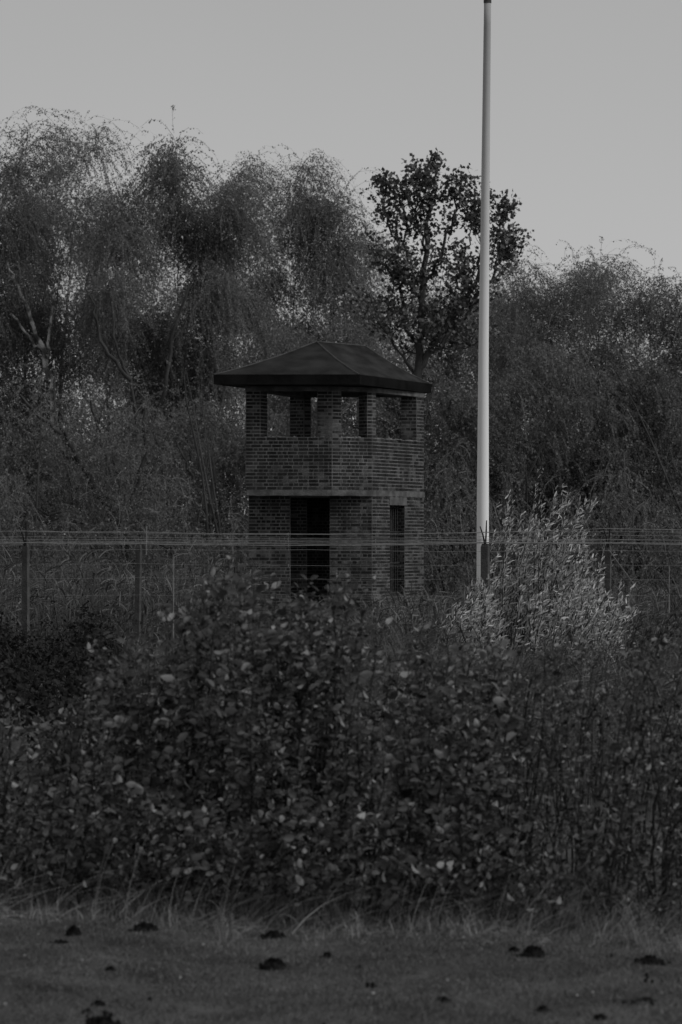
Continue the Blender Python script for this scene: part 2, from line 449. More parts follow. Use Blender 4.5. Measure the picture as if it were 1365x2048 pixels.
# floor slab (concrete band), ring beam, sill course, lintel
def rough_slab(g, poly, z0, z1, step=.12, amp=.012):
    n = len(poly); pts = []
    for i in range(n):
        P, Q = poly[i], poly[(i + 1) % n]; L = math.hypot(*sub(Q, P)); k = max(1, int(L / step))
        for q in range(k):
            p = along(P, Q, L * q / k); u = unit(sub(Q, P)); o = amp * (random.random() - .2) if q else 0
            pts.append((p[0] + u[1] * o, p[1] - u[0] * o))
    prism(g, pts, z0, z1)
    v = g.v[-1]; m = len(pts)
    v[:, 2] += np.concatenate([RG.normal(0, amp * .35, m), np.zeros(m)])
gs = Geo()
rough_slab(gs, inset([(-2.19, 75.0), B, Cc, D, E, (-2.235, 75.62)], -.018), FLOORZ + .002, SLAB_T - .003)
gs.build('floor_slab', M['concrete'], tower)
gs = Geo(); ob = inset(OUT, -.012); ib = inset(OUT, WT + .01)
for i in range(5):
    j = (i + 1) % 5; prism(gs, [ob[i], ob[j], ib[j], ib[i]], LIN + .002, TOPZ - .02)
gs.build('ring_beam', M['concrete'], tower)
gs = Geo(); P, Q = along(Cc, D, w0 - .03), along(Cc, D, w1 + .10); u = unit(sub(D, Cc)); nn = (u[1], -u[0])
prism(gs, [(P[0] + nn[0] * .016, P[1] + nn[1] * .016), (Q[0] + nn[0] * .016, Q[1] + nn[1] * .016), (Q[0] - nn[0] * (WT - .002), Q[1] - nn[1] * (WT - .002)), (P[0] - nn[0] * (WT - .002), P[1] - nn[1] * (WT - .002))], 3.10, 3.296)
gs.build('window_lintel', M['concrete'], tower)
# mortar crust along the parapet top and ledge: small lumps
gs = Geo()
for i, (P, Q) in enumerate([(A, B), (B, Cc), (Cc, D)]):
    L = math.hypot(*sub(Q, P)); u = unit(sub(Q, P))
    for _ in range(int(L * 14)):
        s = random.uniform(.05, L - .05); p = along(P, Q, s); dd = random.uniform(.0, .3)
        p = (p[0] - u[1] * dd, p[1] + u[0] * dd); r = random.uniform(.03, .09); h = random.uniform(.008, .035)
        tube(gs, [(p[0], p[1], PAR - .005), (p[0], p[1], PAR + h * .6), (p[0], p[1], PAR + h)], [r, r * .8, r * .3], 6)
tag(gs.build('crumbled_mortar', M['mortar'], tower), kind='stuff')
# window bars
frame_o = None
gs = Geo(); P, Q = along(Cc, D, w0), along(Cc, D, w1); inw = (-nn[0], -nn[1])
def bar_pt(s, dep, z): p = along(Cc, D, s); return (p[0] + inw[0] * dep, p[1] + inw[1] * dep, z)
for z in (WZ0 + .04, 1.7, 2.45, WZ1 - .04): tube(gs, [bar_pt(w0, .14, z), bar_pt(w1, .14, z)], .018, 4)
grille = gs.build('window_grille', M['iron'], tower)
for k in range(1, 7):
    gk = Geo(); s = w0 + (w1 - w0) * k / 7
    tube(gk, [bar_pt(s, .14, WZ0), bar_pt(s, .14, WZ1)], .013, 6)
    o = link('bar', gk.mesh('bar', M['iron'], T), grille)
gs = Geo(); p1, p2 = bar_pt(w0, .30, 0), bar_pt(w1, .30, 0)
prism(gs, [(p1[0], p1[1]), (p2[0], p2[1]), (p2[0] + inw[0] * .03, p2[1] + inw[1] * .03), (p1[0] + inw[0] * .03, p1[1] + inw[1] * .03)], WZ0, WZ1)
gs.build('window_board', M['soffit'], tower)
# roof
FL, FR, BR, BLc = (-2.957, 74.35), (.43, 74.35), (2.217, 78.75), (-1.36, 78.75)
RA, RB = (-.585, 76.05), (.58, 77.75); ZE0, ZE1, ZR = 5.888, 6.11, 6.99
roof = empty('roof', (0, 0, 0)); roof.parent = tower
def rlink(name, gg, mat, smooth=False): return link(name, gg.mesh(name, mat, T, smooth), roof)
def grid_face(g, a0, a1, b0, b1, nu=14, nv=8):
    """surface between eave edge a0-a1 and top edge b0-b1 with a slight bell at the eave and uneven felt"""
    a0, a1, b0, b1 = map(np.array, (a0, a1, b0, b1)); vs = []
    for j in range(nv + 1):
        t = j / nv
        for i in range(nu + 1):
            s = i / nu
            p = (a0 * (1 - s) + a1 * s) * (1 - t) + (b0 * (1 - s) + b1 * s) * t
            edge = min(s, 1 - s, .15) / .15
            z = -.055 * math.sin(math.pi * t) + (.009 if j % 2 else 0) + .014 * edge * noise.noise(Vector((p[0] * 1.7, p[1] * 1.7, 3)))* (1 if 0 < j < nv else 0)
            vs.append((p[0], p[1], p[2] + z))
    i = (np.arange(nv)[:, None] * (nu + 1) + np.arange(nu)[None]).ravel()
    g.add(vs, np.stack([i, i + 1, i + nu + 2, i + nu + 1], -1))
e = lambda p, z: (p[0], p[1], z)
for a0, a1, b0, b1 in ((FL, FR, RA, RA), (FR, BR, RA, RB), (BR, BLc, RB, RB), (BLc, FL, RB, RA)):
    gg = Geo(); grid_face(gg, e(a0, ZE1), e(a1, ZE1), e(b0, ZR), e(b1, ZR)); rlink('roof_slope', gg, M['felt'], True)
gg = Geo(); po = [FL, FR, BR, BLc]; pin = inset(po, .03)
for i in range(4):
    j = (i + 1) % 4; f2 = Geo(); oo = inset(po, -.012)
    prism(f2, [oo[i], oo[j], pin[j], pin[i]], ZE0, ZE1 + .012); rlink('fascia', f2, M['fascia'])
prism(gg, inset(po, .03), ZE0 + .012, ZE0 + .04); rlink('soffit', gg, M['soffit'])
gg = Geo()
for P, Q in ((FR, RA), (FL, RA), (BR, RB), (BLc, RB)):
    pts = []
    for q in range(9):
        t = q / 8; pts.append((P[0] + (Q[0] - P[0]) * t, P[1] + (Q[1] - P[1]) * t, ZE1 + (ZR - ZE1) * t - .055 * math.sin(math.pi * t) + .006))
    tube(gg, pts, .022, 6)
tube(gg, [e(RA, ZR + .004), e(RB, ZR + .004)], .024, 6)
rlink('ridge_strip', gg, noise_mat('ridge_felt', .03, .06, 5, rough=.7))

# ------------------------------------------------------------------ pole
PD = 56.0
pole = empty('flagpole', (PX(966, PD), PD, 0))
tag(pole, 'tall white tapering flagpole leaning slightly beside the watchtower', 'flagpole')
keys = [(1330, 965.5, 25.5), (1000, 966.2, 24), (720, 967.6, 20.7), (270, 972.8, 16), (5, 976, 14)]
def pole_sec(y0, y1, n=10):
    ks = sorted(keys); yy = np.linspace(y0, y1, n)
    cx = np.interp(yy, [k[0] for k in ks], [k[1] for k in ks]); wd = np.interp(yy, [k[0] for k in ks], [k[2] for k in ks])
    return [(PX(c, PD), PD, PZ(y, PD)) for c, y in zip(cx, yy)], [w_ / 2 * PD / F for w_ in wd]
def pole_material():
    m, t, o = mat_new('pole_paint_graded')
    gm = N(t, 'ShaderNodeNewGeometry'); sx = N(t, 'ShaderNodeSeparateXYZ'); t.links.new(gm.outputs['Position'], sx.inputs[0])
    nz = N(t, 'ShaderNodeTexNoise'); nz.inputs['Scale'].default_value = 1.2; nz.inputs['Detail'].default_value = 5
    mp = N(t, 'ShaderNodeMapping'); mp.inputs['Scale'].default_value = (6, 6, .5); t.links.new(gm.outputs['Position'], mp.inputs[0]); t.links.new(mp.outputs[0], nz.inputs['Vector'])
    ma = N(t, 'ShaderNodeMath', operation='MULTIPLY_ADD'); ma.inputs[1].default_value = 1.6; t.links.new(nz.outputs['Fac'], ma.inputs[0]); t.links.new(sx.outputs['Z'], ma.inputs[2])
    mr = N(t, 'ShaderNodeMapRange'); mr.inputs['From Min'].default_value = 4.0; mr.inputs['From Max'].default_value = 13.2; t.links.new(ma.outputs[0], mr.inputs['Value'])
    col = ramp(t, mr.outputs[0], [(0, .74), (.35, .64), (.6, .44), (1, .25)])  # white low down, darker grey towards the top, edge broken by noise
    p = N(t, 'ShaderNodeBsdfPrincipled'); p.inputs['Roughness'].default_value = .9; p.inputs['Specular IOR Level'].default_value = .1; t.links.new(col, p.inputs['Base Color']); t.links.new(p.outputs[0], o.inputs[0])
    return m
gp = Geo(); pp, rr = pole_sec(1332, 2, 30); tube(gp, pp, rr, 20)
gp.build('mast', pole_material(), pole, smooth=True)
gp = Geo(); q, r0 = pp[-1], rr[-1]
tube(gp, [(q[0], q[1], q[2] - .02), (q[0], q[1], q[2] + .10), (q[0] + .002, q[1], q[2] + .11), (q[0] + .002, q[1], q[2] + .2)], [r0 * 1.12, r0 * 1.12, r0 * .7, r0 * .2], 20)
gp.build('cap', M['post'], pole, smooth=False)
gp = Geo(); tube(gp, [(pole.location.x - .003, PD, .0), (pole.location.x - .003, PD, .12)], [.2, .17], 16); gp.build('base_collar', M['post'], pole)

# ------------------------------------------------------------------ fence
FD = 45.0
fence = empty('wire_fence', (0, FD, 0))
tag(fence, 'wire fence on concrete posts crossing in front of the watchtower', 'fence')
def fpost(px, wpx, topy, d, arms=True, tilt=0):
    gp = Geo(); x = PX(px, d); hw = wpx / 2 * d / F; z = PZ(topy, d)
    pts = [(x - tilt, d, -.05), (x - tilt * .5, d, z * .5), (x, d, z - .05), (x, d, z)]
    tube(gp, pts, [hw * 1.35, hw * 1.33, hw * 1.3, hw * .95], 4, )
    # turn the square section to face front
    v = gp.v[-1]; c = np.repeat(np.array(pts), 4, axis=0); dxy = v - c; ca, sa_ = math.cos(.78), math.sin(.78)
    gp.v[-1] = c + np.stack([dxy[:, 0] * ca - dxy[:, 1] * sa_, dxy[:, 0] * sa_ + dxy[:, 1] * ca, dxy[:, 2]], -1)
    po_ = gp.build('post', M['post'], fence)
    if arms:
        for ax, ay in ((-11, -34), (2, -46)):
            ga = Geo(); x1 = PX(px + ax, d); z1 = PZ(topy + ay, d)
            tube(ga, [(x, d - .02, z - .06), (x + (x1 - x) * .5 + .004, d - .06, z + (z1 - z) * .5), (x1, d - .1, z1)], [.013, .012, .008], 5)
            link('arm', ga.mesh('arm', M['arm'], T and tuple(fence.location)), po_)
    return po_
POSTS = [(52, 12.5, 1088, 45.0), (278, 11, 1089, 45.2), (971, 16, 1087, 45.0), (1217, 12, 1091, 45.4)]
for k, (px, wp, ty, d) in enumerate(POSTS): fpost(px, wp, ty, d, k != 1, [0, .03, 0, .02][k])
fpost(-185, 16, 1088, 45.0); fpost(1460, 16, 1088, 45.4)
# stay from the right-hand post
ga = Geo(); tube(ga, [(PX(1218, 45.3), 45.3, PZ(1100, 45.3)), (PX(1282, 45.6), 46.0, PZ(1180, 46.0))], [.008, .008], 5); ga.build('stay_wire', M['wire'], fence)
# thin stakes
for px, y0, y1 in ((347, 1112, 1300), (1338, 1132, 1330), (293, 1052, 1110)):
    ga = Geo(); tube(ga, [(PX(px, 45.3), 45.3, PZ(y1, 45.3)), (PX(px + 1, 45.3), 45.3, PZ(y0, 45.3))], [.009, .007], 5); ga.build('stake', M['wire'], fence)
def wire(ys_, d, r=.0038, sag=.01):
    """ys_: photo heights at the x stations"""
    st = [-420, 52, 278, 620, 971, 1217, 1700]
    pts = []
    for i in range(len(st) - 1):
        for q in range(8):
            t = q / 8; px = st[i] + (st[i + 1] - st[i]) * t; yy = ys_[i] + (ys_[i + 1] - ys_[i]) * t
            pts.append((PX(px, d), d + .0 , PZ(yy, d) - sag * 4 * t * (1 - t) * (st[i + 1] - st[i]) / 350 + .002 * math.sin(px * .11 + yy)))
    pts.append((PX(st[-1], d), d, PZ(ys_[-1], d)))
    gw = Geo(); tube(gw, pts, r * .88, 4)
    # barbs
    for i in range(3, len(pts) - 3, 4):
        p = np.array(pts[i]) + RG.normal(0, .002, 3)
        for q in range(2):
            dv = np.array([RG.uniform(-.4, .4), RG.uniform(-.5, .5), RG.choice([-1, 1])]) * .02
            tube(gw, [p - dv * .8, p + dv], .0022, 3)
    return gw.build('wire', M['wire'], fence)
WR = [([1062, 1062, 1064, 1068, 1065, 1057, 1060], 44.90, .0048), ([1059, 1063, 1066, 1069, 1064, 1063, 1062], 45.9, .003),
      ([1078, 1079, 1079, 1080, 1078, 1079, 1080], 44.95, .0042), ([1083, 1082, 1083, 1083, 1081, 1080, 1079], 45.8, .0038),
      ([1086, 1085, 1085, 1086, 1084, 1085, 1087], 44.92, .0052), ([1088, 1086, 1087, 1090, 1085, 1087, 1089], 45.12, .0052),
      ([1089, 1090, 1088, 1091, 1087, 1085, 1086], 45.9, .0034), ([1100, 1100, 1099, 1099, 1103, 1101, 1101], 45.12, .0026),
      ([1127, 1128, 1127, 1131, 1130, 1130, 1131], 45.12, .0022), ([1156, 1157, 1155, 1158, 1157, 1158, 1158], 45.12, .002),
      ([1074, 1073, 1074, 1077, 1073, 1070, 1071], 46.3, .003), ([1190, 1190, 1190, 1192, 1190, 1190, 1190], 45.12, .0018)]
for ys_, d, r in WR: wire(ys_, d, r)

# ------------------------------------------------------------------ trees
def curve_pts(p, d, L, n, bend=(0, 0, 0), wob=.08):
    p = np.array(p, float); d = np.array(d, float); d /= np.linalg.norm(d); out = [p.copy()]; st = L / n
    for i in range(n):
        d = d + np.array(bend) * (1 / n) + RG.normal(0, wob, 3) * [1, 1, .6]; d /= np.linalg.norm(d)
        p = p + d * st; out.append(p.copy())
    return np.array(out)

def limb(gt, pix, d, r0, r1, n=6, jit=.05):
    pts = np.array([(PX(a, d + (0 if len(q) == 0 else q[0])), d + (0 if len(q) == 0 else q[0]), PZ(b, d)) for a, b, *q in pix])
    # resample
    t = np.linspace(0, len(pts) - 1, len(pts) * 4); i = np.minimum(t.astype(int), len(pts) - 2); f = (t - i)[:, None]
    p = pts[i] * (1 - f) + pts[i + 1] * f; p[1:-1] += RG.normal(0, jit, p[1:-1].shape)
    tube(gt, p, np.linspace(r0, r1, len(p)), n, cap=False)
    return p

LN = 1.7
LEAF_Q = ([(0, 0, 0), (.45, .38, .05), (1, 0, 0), (.45, -.38, .05)], [(0, 1, 2, 3)])

def hang(gc, roots, length, sway, wid, leaf_n, leaf_s, out, leaf_tone=(0, 1), up=0.3):
    """hanging leafy twigs from root points; out: (n,3) starting directions"""
    leaf_n = int(leaf_n * LN); leaf_s = leaf_s * .8; n = len(roots); m = 6
    d = norm(out + RG.normal(0, .35, (n, 3)) + [0, 0, up]); L = length[:, None] / (m - 1)
    pts = [roots]
    for i in range(m - 1):
        d = norm(d + np.array([0, 0, -.55]) + RG.normal(0, .14, (n, 3)) + sway); pts.append(pts[-1] + d * L)
    pts = np.stack(pts, 1)
    ribbons(gc, pts, np.linspace(1, .5, m)[None] * wid * RG.uniform(.7, 1.3, (n, 1)), tone=RG.uniform(0, .3, n))
    k = leaf_n; t = RG.uniform(.02, .999, (n, k)) * (m - 1); i = t.astype(int); fr = (t - i)[..., None]
    ii = np.arange(n)[:, None]
    lp = pts[ii, i] * (1 - fr) + pts[ii, np.minimum(i + 1, m - 1)] * fr
    lp = lp.reshape(-1, 3) + RG.normal(0, .03, (n * k, 3))
    X_, Y_, Z_ = frame(RG.normal(0, 1, (n * k, 3)) + [0, 0, -1.3])
    s = leaf_s * RG.uniform(.6, 1.3, n * k)
    stamp(gc, LEAF_Q[0], LEAF_Q[1], lp, X_, Y_, Z_, s, s * 1.0, s, RG.uniform(*leaf_tone, n * k))

DENS = 1.8
def birch(name, px, d, topy, wpx, label, nst=1, strands=1300, leaf_n=12, leaf_s=.07, lean=0., bark='birch', leafm='birch_leaf', base_t=.18, hl=(.9, 2.4), group='birches behind the watchtower', rwid=.012, round_=.6, cat='tree', limb_n=26, gap=None, up=1.0, extra=()):
    global RG
    RG = np.random.default_rng(int(px * 7 + 3 * topy) % 9973 + 11)
    x0 = PX(px, d); H = PZ(topy, d); W = wpx / 2 * d / F * .84
    tr = empty(name, (x0, d, 0)); tag(tr, label, cat, group)
    gt, gc = Geo(), Geo()
    stems = []
    for s in range(nst):
        off = (s - (nst - 1) / 2)
        dv = np.array([off * .28 * up + lean + RG.normal(0, .03), RG.normal(0, .08), 1.0])
        hh = H * (1 - .10 * abs(off)) * .97
        pts = curve_pts((x0 + off * .25, d + RG.normal(0, .1), -.1), dv, hh / max(dv[2] / np.linalg.norm(dv), .5), 14, (-off * .18 - lean * .6, 0, .1), .035)
        r = np.linspace(1, .12, 15) ** 1.1 * (.009 * H + .03) * (1 if nst == 1 else .75)
        tube(gt, pts, r, 7, cap=False); stems.append((pts, r))
    roots, dirs = [], []
    for pts, r in stems:
        ln = limb_n // nst + 4
        for k in range(ln):
            t = base_t + (1 - base_t) * (k + RG.random()) / ln
            i = min(int(t * 14), 13); f = t * 14 - i; p = pts[i] * (1 - f) + pts[i + 1] * f
            # crown profile
            prof = (math.sin(math.pi * min(1, max(0, (t - base_t + .12) / (1.12 - base_t))) ** .75)) ** round_
            Ln = W * (.35 + .8 * prof) * RG.uniform(.6, 1.1)
            an = RG.uniform(0, 2 * math.pi); el_ = RG.uniform(.5, 1.1) if t < .85 else RG.uniform(.9, 1.4)
            dv = np.array([math.cos(an) * math.cos(el_), math.sin(an) * math.cos(el_) * .8, math.sin(el_)])
            lp = curve_pts(p, dv, Ln, 7, (0, 0, -.35), .10)
            lr = np.linspace(1, .18, 8) * max(.018, r[i] * .5)
            tube(gt, lp, lr, 5, cap=False)
            for q in range(7):
                j = RG.integers(2, 8); v2 = norm((lp[min(j, 7)] - lp[max(j - 1, 0)]) + RG.normal(0, .6, 3) * .4 * np.linalg.norm(lp[1] - lp[0]) * 2)
                sp = curve_pts(lp[j], v2, RG.uniform(.4, 1.3), 4, (0, 0, -.5), .15)
                tube(gt, sp, [.014, .011, .009, .006, .004], 3, cap=False)
                for s_ in sp[1:]: roots.append(s_); dirs.append(v2)
            for s_ in lp[2:]: roots.append(s_); dirs.append(dv)
    roots = np.array(roots); dirs = np.array(dirs)
    # fit the crown to the tree's own spread, centre and height
    upz = roots[roots[:, 2] > np.percentile(roots[:, 2], 35)]
    cx = (np.percentile(upz[:, 0], 3) + np.percentile(upz[:, 0], 97)) / 2; hw = (np.percentile(upz[:, 0], 97) - np.percentile(upz[:, 0], 3)) / 2
    kx = (W * .98) / hw; zt = np.percentile(roots[:, 2], 99); kz = (H - .25) / zt
    def fit(v):
        v = v.copy(); zz = np.clip(v[:, 2] / zt, 0, 1)
        v[:, 0] = x0 + (v[:, 0] - x0 - (cx - x0) * zz) * (1 + (kx - 1) * np.minimum(1, zz * 2.5)); v[:, 2] *= kz
        return v
    roots = fit(roots); gt.v = [fit(v) for v in gt.v]
    strands = int(strands * (DENS if name == 'birch_tree' else (.6 if px < 460 else .9))); pick = RG.integers(0, len(roots), strands); rp = roots[pick]; dp = dirs[pick]
    if gap is not None:
        m_ = gap(rp); rp, dp = rp[m_], dp[m_]
    rp = rp + RG.normal(0, .22, rp.shape); L = RG.uniform(hl[0], hl[1], len(rp)) * np.clip((rp[:, 2]) / 4, .3, 1)
    hang(gc, rp + RG.normal(0, .08, rp.shape), L, np.array([.05, 0, 0]), rwid, leaf_n, leaf_s, dp, up=.05)
    for pix in extra: limb(gt, pix, d - 3.2, .085, .03, 6, .04)
    gt.build('trunk', M[bark], tr, smooth=True)
    gc.build('crown', M[leafm], tr)
    return tr

WB = 'trees of the wood behind the watchtower'
birch('birch_tree', 98, 108, 258, 215, 'tall weeping birch with pale forked trunk and ragged top', 2, 2600, 13, .075, group=WB, round_=.5, extra=([(112, 1200), (104, 800), (92, 705), (100, 650), (106, 590)], [(96, 760), (84, 700), (55, 665), (20, 628)], [(92, 705), (62, 640), (30, 560), (15, 520)]))
birch('birch_tree', -30, 106, 340, 190, 'weeping birch cut by the left edge of the photo', 1, 2100, 12, .075, group=WB)
birch('birch_tree', 345, 104, 305, 300, 'widest birch with dense dark domed crown', 3, 4600, 14, .085, group=WB, round_=.25, bark='bark', base_t=.3, extra=([(300, 1200), (285, 900), (262, 760), (228, 690), (222, 560)], [(285, 900), (330, 780), (352, 650), (385, 560)], [(262, 760), (205, 690), (178, 590)]))
birch('birch_tree', 540, 110, 315, 190, 'birch with thin loose crown rising over the tower roof', 2, 1900, 12, .075, group=WB, base_t=.3, extra=([(440, 1200), (442, 780), (428, 710), (420, 660)], [(442, 780), (455, 720), (470, 690), (540, 640), (470, 590)][:4]))
birch('birch_tree', 645, 112, 395, 150, 'lower rounded birch just behind the tower roof peak', 1, 1700, 12, .08, group=WB, round_=.35, bark='bark')
birch('birch_tree', 1110, 104, 532, 230, 'weeping birch with thin top just past the flagpole', 2, 2200, 12, .075, group=WB)
birch('birch_tree', 1190, 108, 530, 120, 'slim birch whose top twigs arch over and hang', 1, 1200, 12, .075, group=WB)
birch('birch_tree', 1335, 104, 575, 210, 'twiggy birch cut by the right edge of the photo', 2, 2300, 13, .08, group=WB)
birch('birch_tree', 1000, 112, 590, 220, 'short thin-leaved birch directly behind the flagpole', 2, 2000, 12, .08, group=WB)
birch('birch_tree', 720, 116, 470, 130, 'faint slender birch between the domed birch and dark tree', 1, 900, 11, .08, group=WB)
birch('birch_tree', 850, 114, 570, 230, 'short birch behind the trunk of the dark leafy tree', 2, 2000, 12, .08, group=WB, bark='bark')
birch('birch_tree', 240, 120, 430, 230, 'faint birch standing farther back between the two tallest birches', 2, 1900, 12, .08, group=WB, bark='bark')
birch('alder_tree', 205, 100, 790, 250, 'low bushy tree between the two tall birches', 3, 1700, 12, .085, group=WB, bark='bark', round_=.4, hl=(.5, 1.4), extra=([(160, 1200), (150, 1000), (112, 860), (110, 740)], [(250, 1200), (245, 1000), (205, 880), (182, 800)], [(150, 1000), (190, 900), (196, 840)]))
birch('alder_tree', 20, 98, 830, 240, 'low dark tree under the left birches', 2, 2000, 12, .085, group=WB, bark='bark', leafm='far_leaf', round_=.4, hl=(.5, 1.4))
birch('alder_tree', 430, 98, 810, 260, 'bushy tree beside the left wall of the tower', 3, 2400, 13, .085, group=WB, bark='bark', round_=.4, hl=(.5, 1.3), extra=([(432, 1200), (420, 1050), (385, 950), (352, 880)], [(420, 1050), (428, 960), (424, 900)], [(330, 1200), (335, 980), (305, 840), (275, 780)]))
birch('alder_tree', 930, 96, 760, 200, 'bushy tree between the tower and the flagpole', 2, 2000, 13, .085, group=WB, bark='bark', round_=.4, hl=(.5, 1.3))
birch('alder_tree', 1120, 96, 690, 290, 'broad bushy tree to the right of the flagpole', 3, 3000, 13, .085, group=WB, bark='bark', round_=.35, hl=(.5, 1.4))
birch('alder_tree', 1310, 95, 720, 270, 'broad dark tree filling the right edge of the wood', 3, 3000, 13, .085, group=WB, bark='bark', leafm='far_leaf', round_=.35, hl=(.5, 1.4))
birch('alder_tree', 650, 100, 640, 320, 'bushy tree seen through the tower lookout openings', 3, 2600, 13, .085, group=WB, bark='bark', round_=.35, hl=(.5, 1.4))

# leaning dark tree, lower left
d = 90.0
lt = empty('leaning_tree', (PX(275, d), d, 0)); tag(lt, 'dark bare tree leaning left out of the reeds', 'tree', WB)
gt, gc = Geo(), Geo()
Ls = [limb(gt, [(278, 1290), (262, 1100), (230, 1035), (180, 955), (138, 890), (100, 850), (40, 790)], d, .20, .04),
      limb(gt, [(138, 890), (132, 868), (122, 852), (128, 838), (120, 822)], d, .07, .03, jit=.02), limb(gt, [(180, 955), (150, 915), (118, 905)], d, .05, .02),
      limb(gt, [(262, 1100), (200, 1060), (120, 1030), (20, 1005)], d, .07, .02), limb(gt, [(230, 1035), (238, 960), (225, 900)], d, .06, .02),
      limb(gt, [(278, 1290), (285, 1100), (272, 1000), (290, 900), (285, 800)], d, .13, .03), limb(gt, [(285, 1100), (330, 1090), (350, 1130)], d, .05, .02)]
rp = np.concatenate(Ls[:1] + Ls[3:6])[8:]
rp = rp[RG.integers(0, len(rp), 900)] + RG.normal(0, .5, (900, 3))
hang(gc, rp, RG.uniform(.3, 1.2, 900), np.array([0, 0, .3]), .012, 10, .075, RG.normal(0, 1, (900, 3)), up=.6)
gt.build('trunk', M['bark'], lt, smooth=True); gc.build('crown', M['birch_leaf'], lt)

# the dark leafy tree right of the roof
d = 92.0
dt = empty('oak_tree', (PX(835, d), d, 0)); tag(dt, 'dark leafy tree with spreading limbs between tower roof and flagpole', 'tree', WB)
gt, gc = Geo(), Geo()
H_ = [limb(gt, [(830, 1270), (832, 900), (834, 760), (840, 690), (843, 600), (850, 530), (858, 440), (868, 380), (876, 335)], d, .17, .03, 8, .03),
      limb(gt, [(834, 750), (862, 700), (900, 640), (935, 595), (958, 545), (968, 470), (975, 400)], d, .11, .025, 7, .03),
      limb(gt, [(862, 705), (905, 660), (945, 615), (985, 560), (1005, 510), (1030, 520)], d, .07, .02),
      limb(gt, [(840, 690), (815, 660), (800, 600), (812, 540), (812, 470), (802, 400), (806, 360)], d, .07, .02),
      limb(gt, [(843, 600), (820, 570), (770, 545), (745, 500)], d, .05, .015), limb(gt, [(845, 580), (880, 520), (905, 450), (918, 380), (922, 370)], d, .06, .015),
      limb(gt, [(812, 500), (780, 460), (765, 410), (772, 375)], d, .04, .012), limb(gt, [(850, 500), (835, 430), (838, 360), (852, 350)], d, .04, .012),
      limb(gt, [(925, 600), (915, 540), (940, 490), (945, 420)], d, .04, .012), limb(gt, [(985, 560), (1000, 480), (1005, 430), (990, 400)], d, .04, .012),
      limb(gt, [(834, 760), (800, 700), (760, 650), (740, 590)], d, .05, .015), limb(gt, [(870, 690), (900, 700), (950, 690)], d, .03, .01)]
cl = []
for k, h in enumerate(H_):
    hh = h[len(h) // 5:] if k else h[len(h) // 3:]
    for _ in range(32 if len(h) > 20 else 19):
        p = hh[RG.integers(0, len(hh))]
        an = RG.uniform(0, 2 * math.pi); dv = np.array([math.cos(an), math.sin(an) * .9, RG.uniform(.1, 1.2)])
        sp = curve_pts(p, dv, RG.uniform(.5, 1.4) * (.42 + .22 * max(0, 11.5 - p[2])) , 5, (0, 0, .5), .12)
        tube(gt, sp, [.018, .014, .011, .008, .006, .004], 3, cap=False)
        for q in sp[2:]: cl.append(q)
        cl.append(sp[-1])
cl = np.array(cl); n = 6
cp = np.repeat(cl, n, 0) + RG.normal(0, .13, (len(cl) * n, 3)) + np.repeat(RG.normal(0, .05, cl.shape), n, 0)
X_, Y_, Z_ = frame(RG.normal(0, 1, cp.shape) + [0, 0, .3]); s = RG.uniform(.09, .16, len(cp))
stamp(gc, LEAF_Q[0], LEAF_Q[1], cp, X_, Y_, Z_, s, s * 1.1, s, RG.random(len(cp)))
gt.build('trunk', M['bark'], dt, smooth=True); gc.build('crown', M['oak_leaf'], dt)

# far wood and thicket (one mass nobody could count)
def thicket(name, pxr, dr, top, n, leaf_n, leaf_s, mat, label, hl=(.6, 1.6), wid=.02):
    gc = Geo(); dd = RG.uniform(*dr, n); px = RG.uniform(*pxr, n); x = (px - 682.5) * dd / F
    tz = np.array([top(p) for p in px]); z = tz * np.sqrt(RG.uniform(.01, 1, n)) * RG.uniform(.85, 1.08, n)
    hang(gc, np.stack([x, dd, z], -1), RG.uniform(*hl, n), np.array([.03, 0, .05]), wid, leaf_n, leaf_s, RG.normal(0, 1, (n, 3)))
    return tag(gc.build(name, M[mat], loc=(0, float(np.mean(dr)), 0)), label, None, None, 'stuff')
thicket('far_wood', (-250, 1620), (125, 150), lambda p: (4.1 if p < 480 else 5.2) + 1.2 * math.sin(p * .013) + 1.1 * math.sin(p * .041 + 1), 5500, 9, .12, 'far_leaf', 'distant tangled wood closing the view below the birch crowns')
thicket('undergrowth', (-200, 1560), (86, 100), lambda p: 3.6 + .9 * math.sin(p * .02 + 2) + .6 * math.sin(p * .057), 6500, 10, .09, 'far_leaf', 'dark tangled undergrowth at the foot of the wood')
gs = Geo()
for k in range(150):
    dd = RG.uniform(88, 128); px = RG.uniform(-150, 1500); p = curve_pts((PX(px, dd), dd, -.1), (RG.normal(0, .25), 0, 1), RG.uniform(3, 8), 7, (RG.normal(0, .3), 0, 0), .06)
    tube(gs, p, np.linspace(RG.uniform(.03, .09), .012, 8), 5, cap=False)
tag(gs.build('thicket_stems', M['bark'], smooth=True), 'thin bare stems standing in the dark undergrowth', None, None, 'stuff')

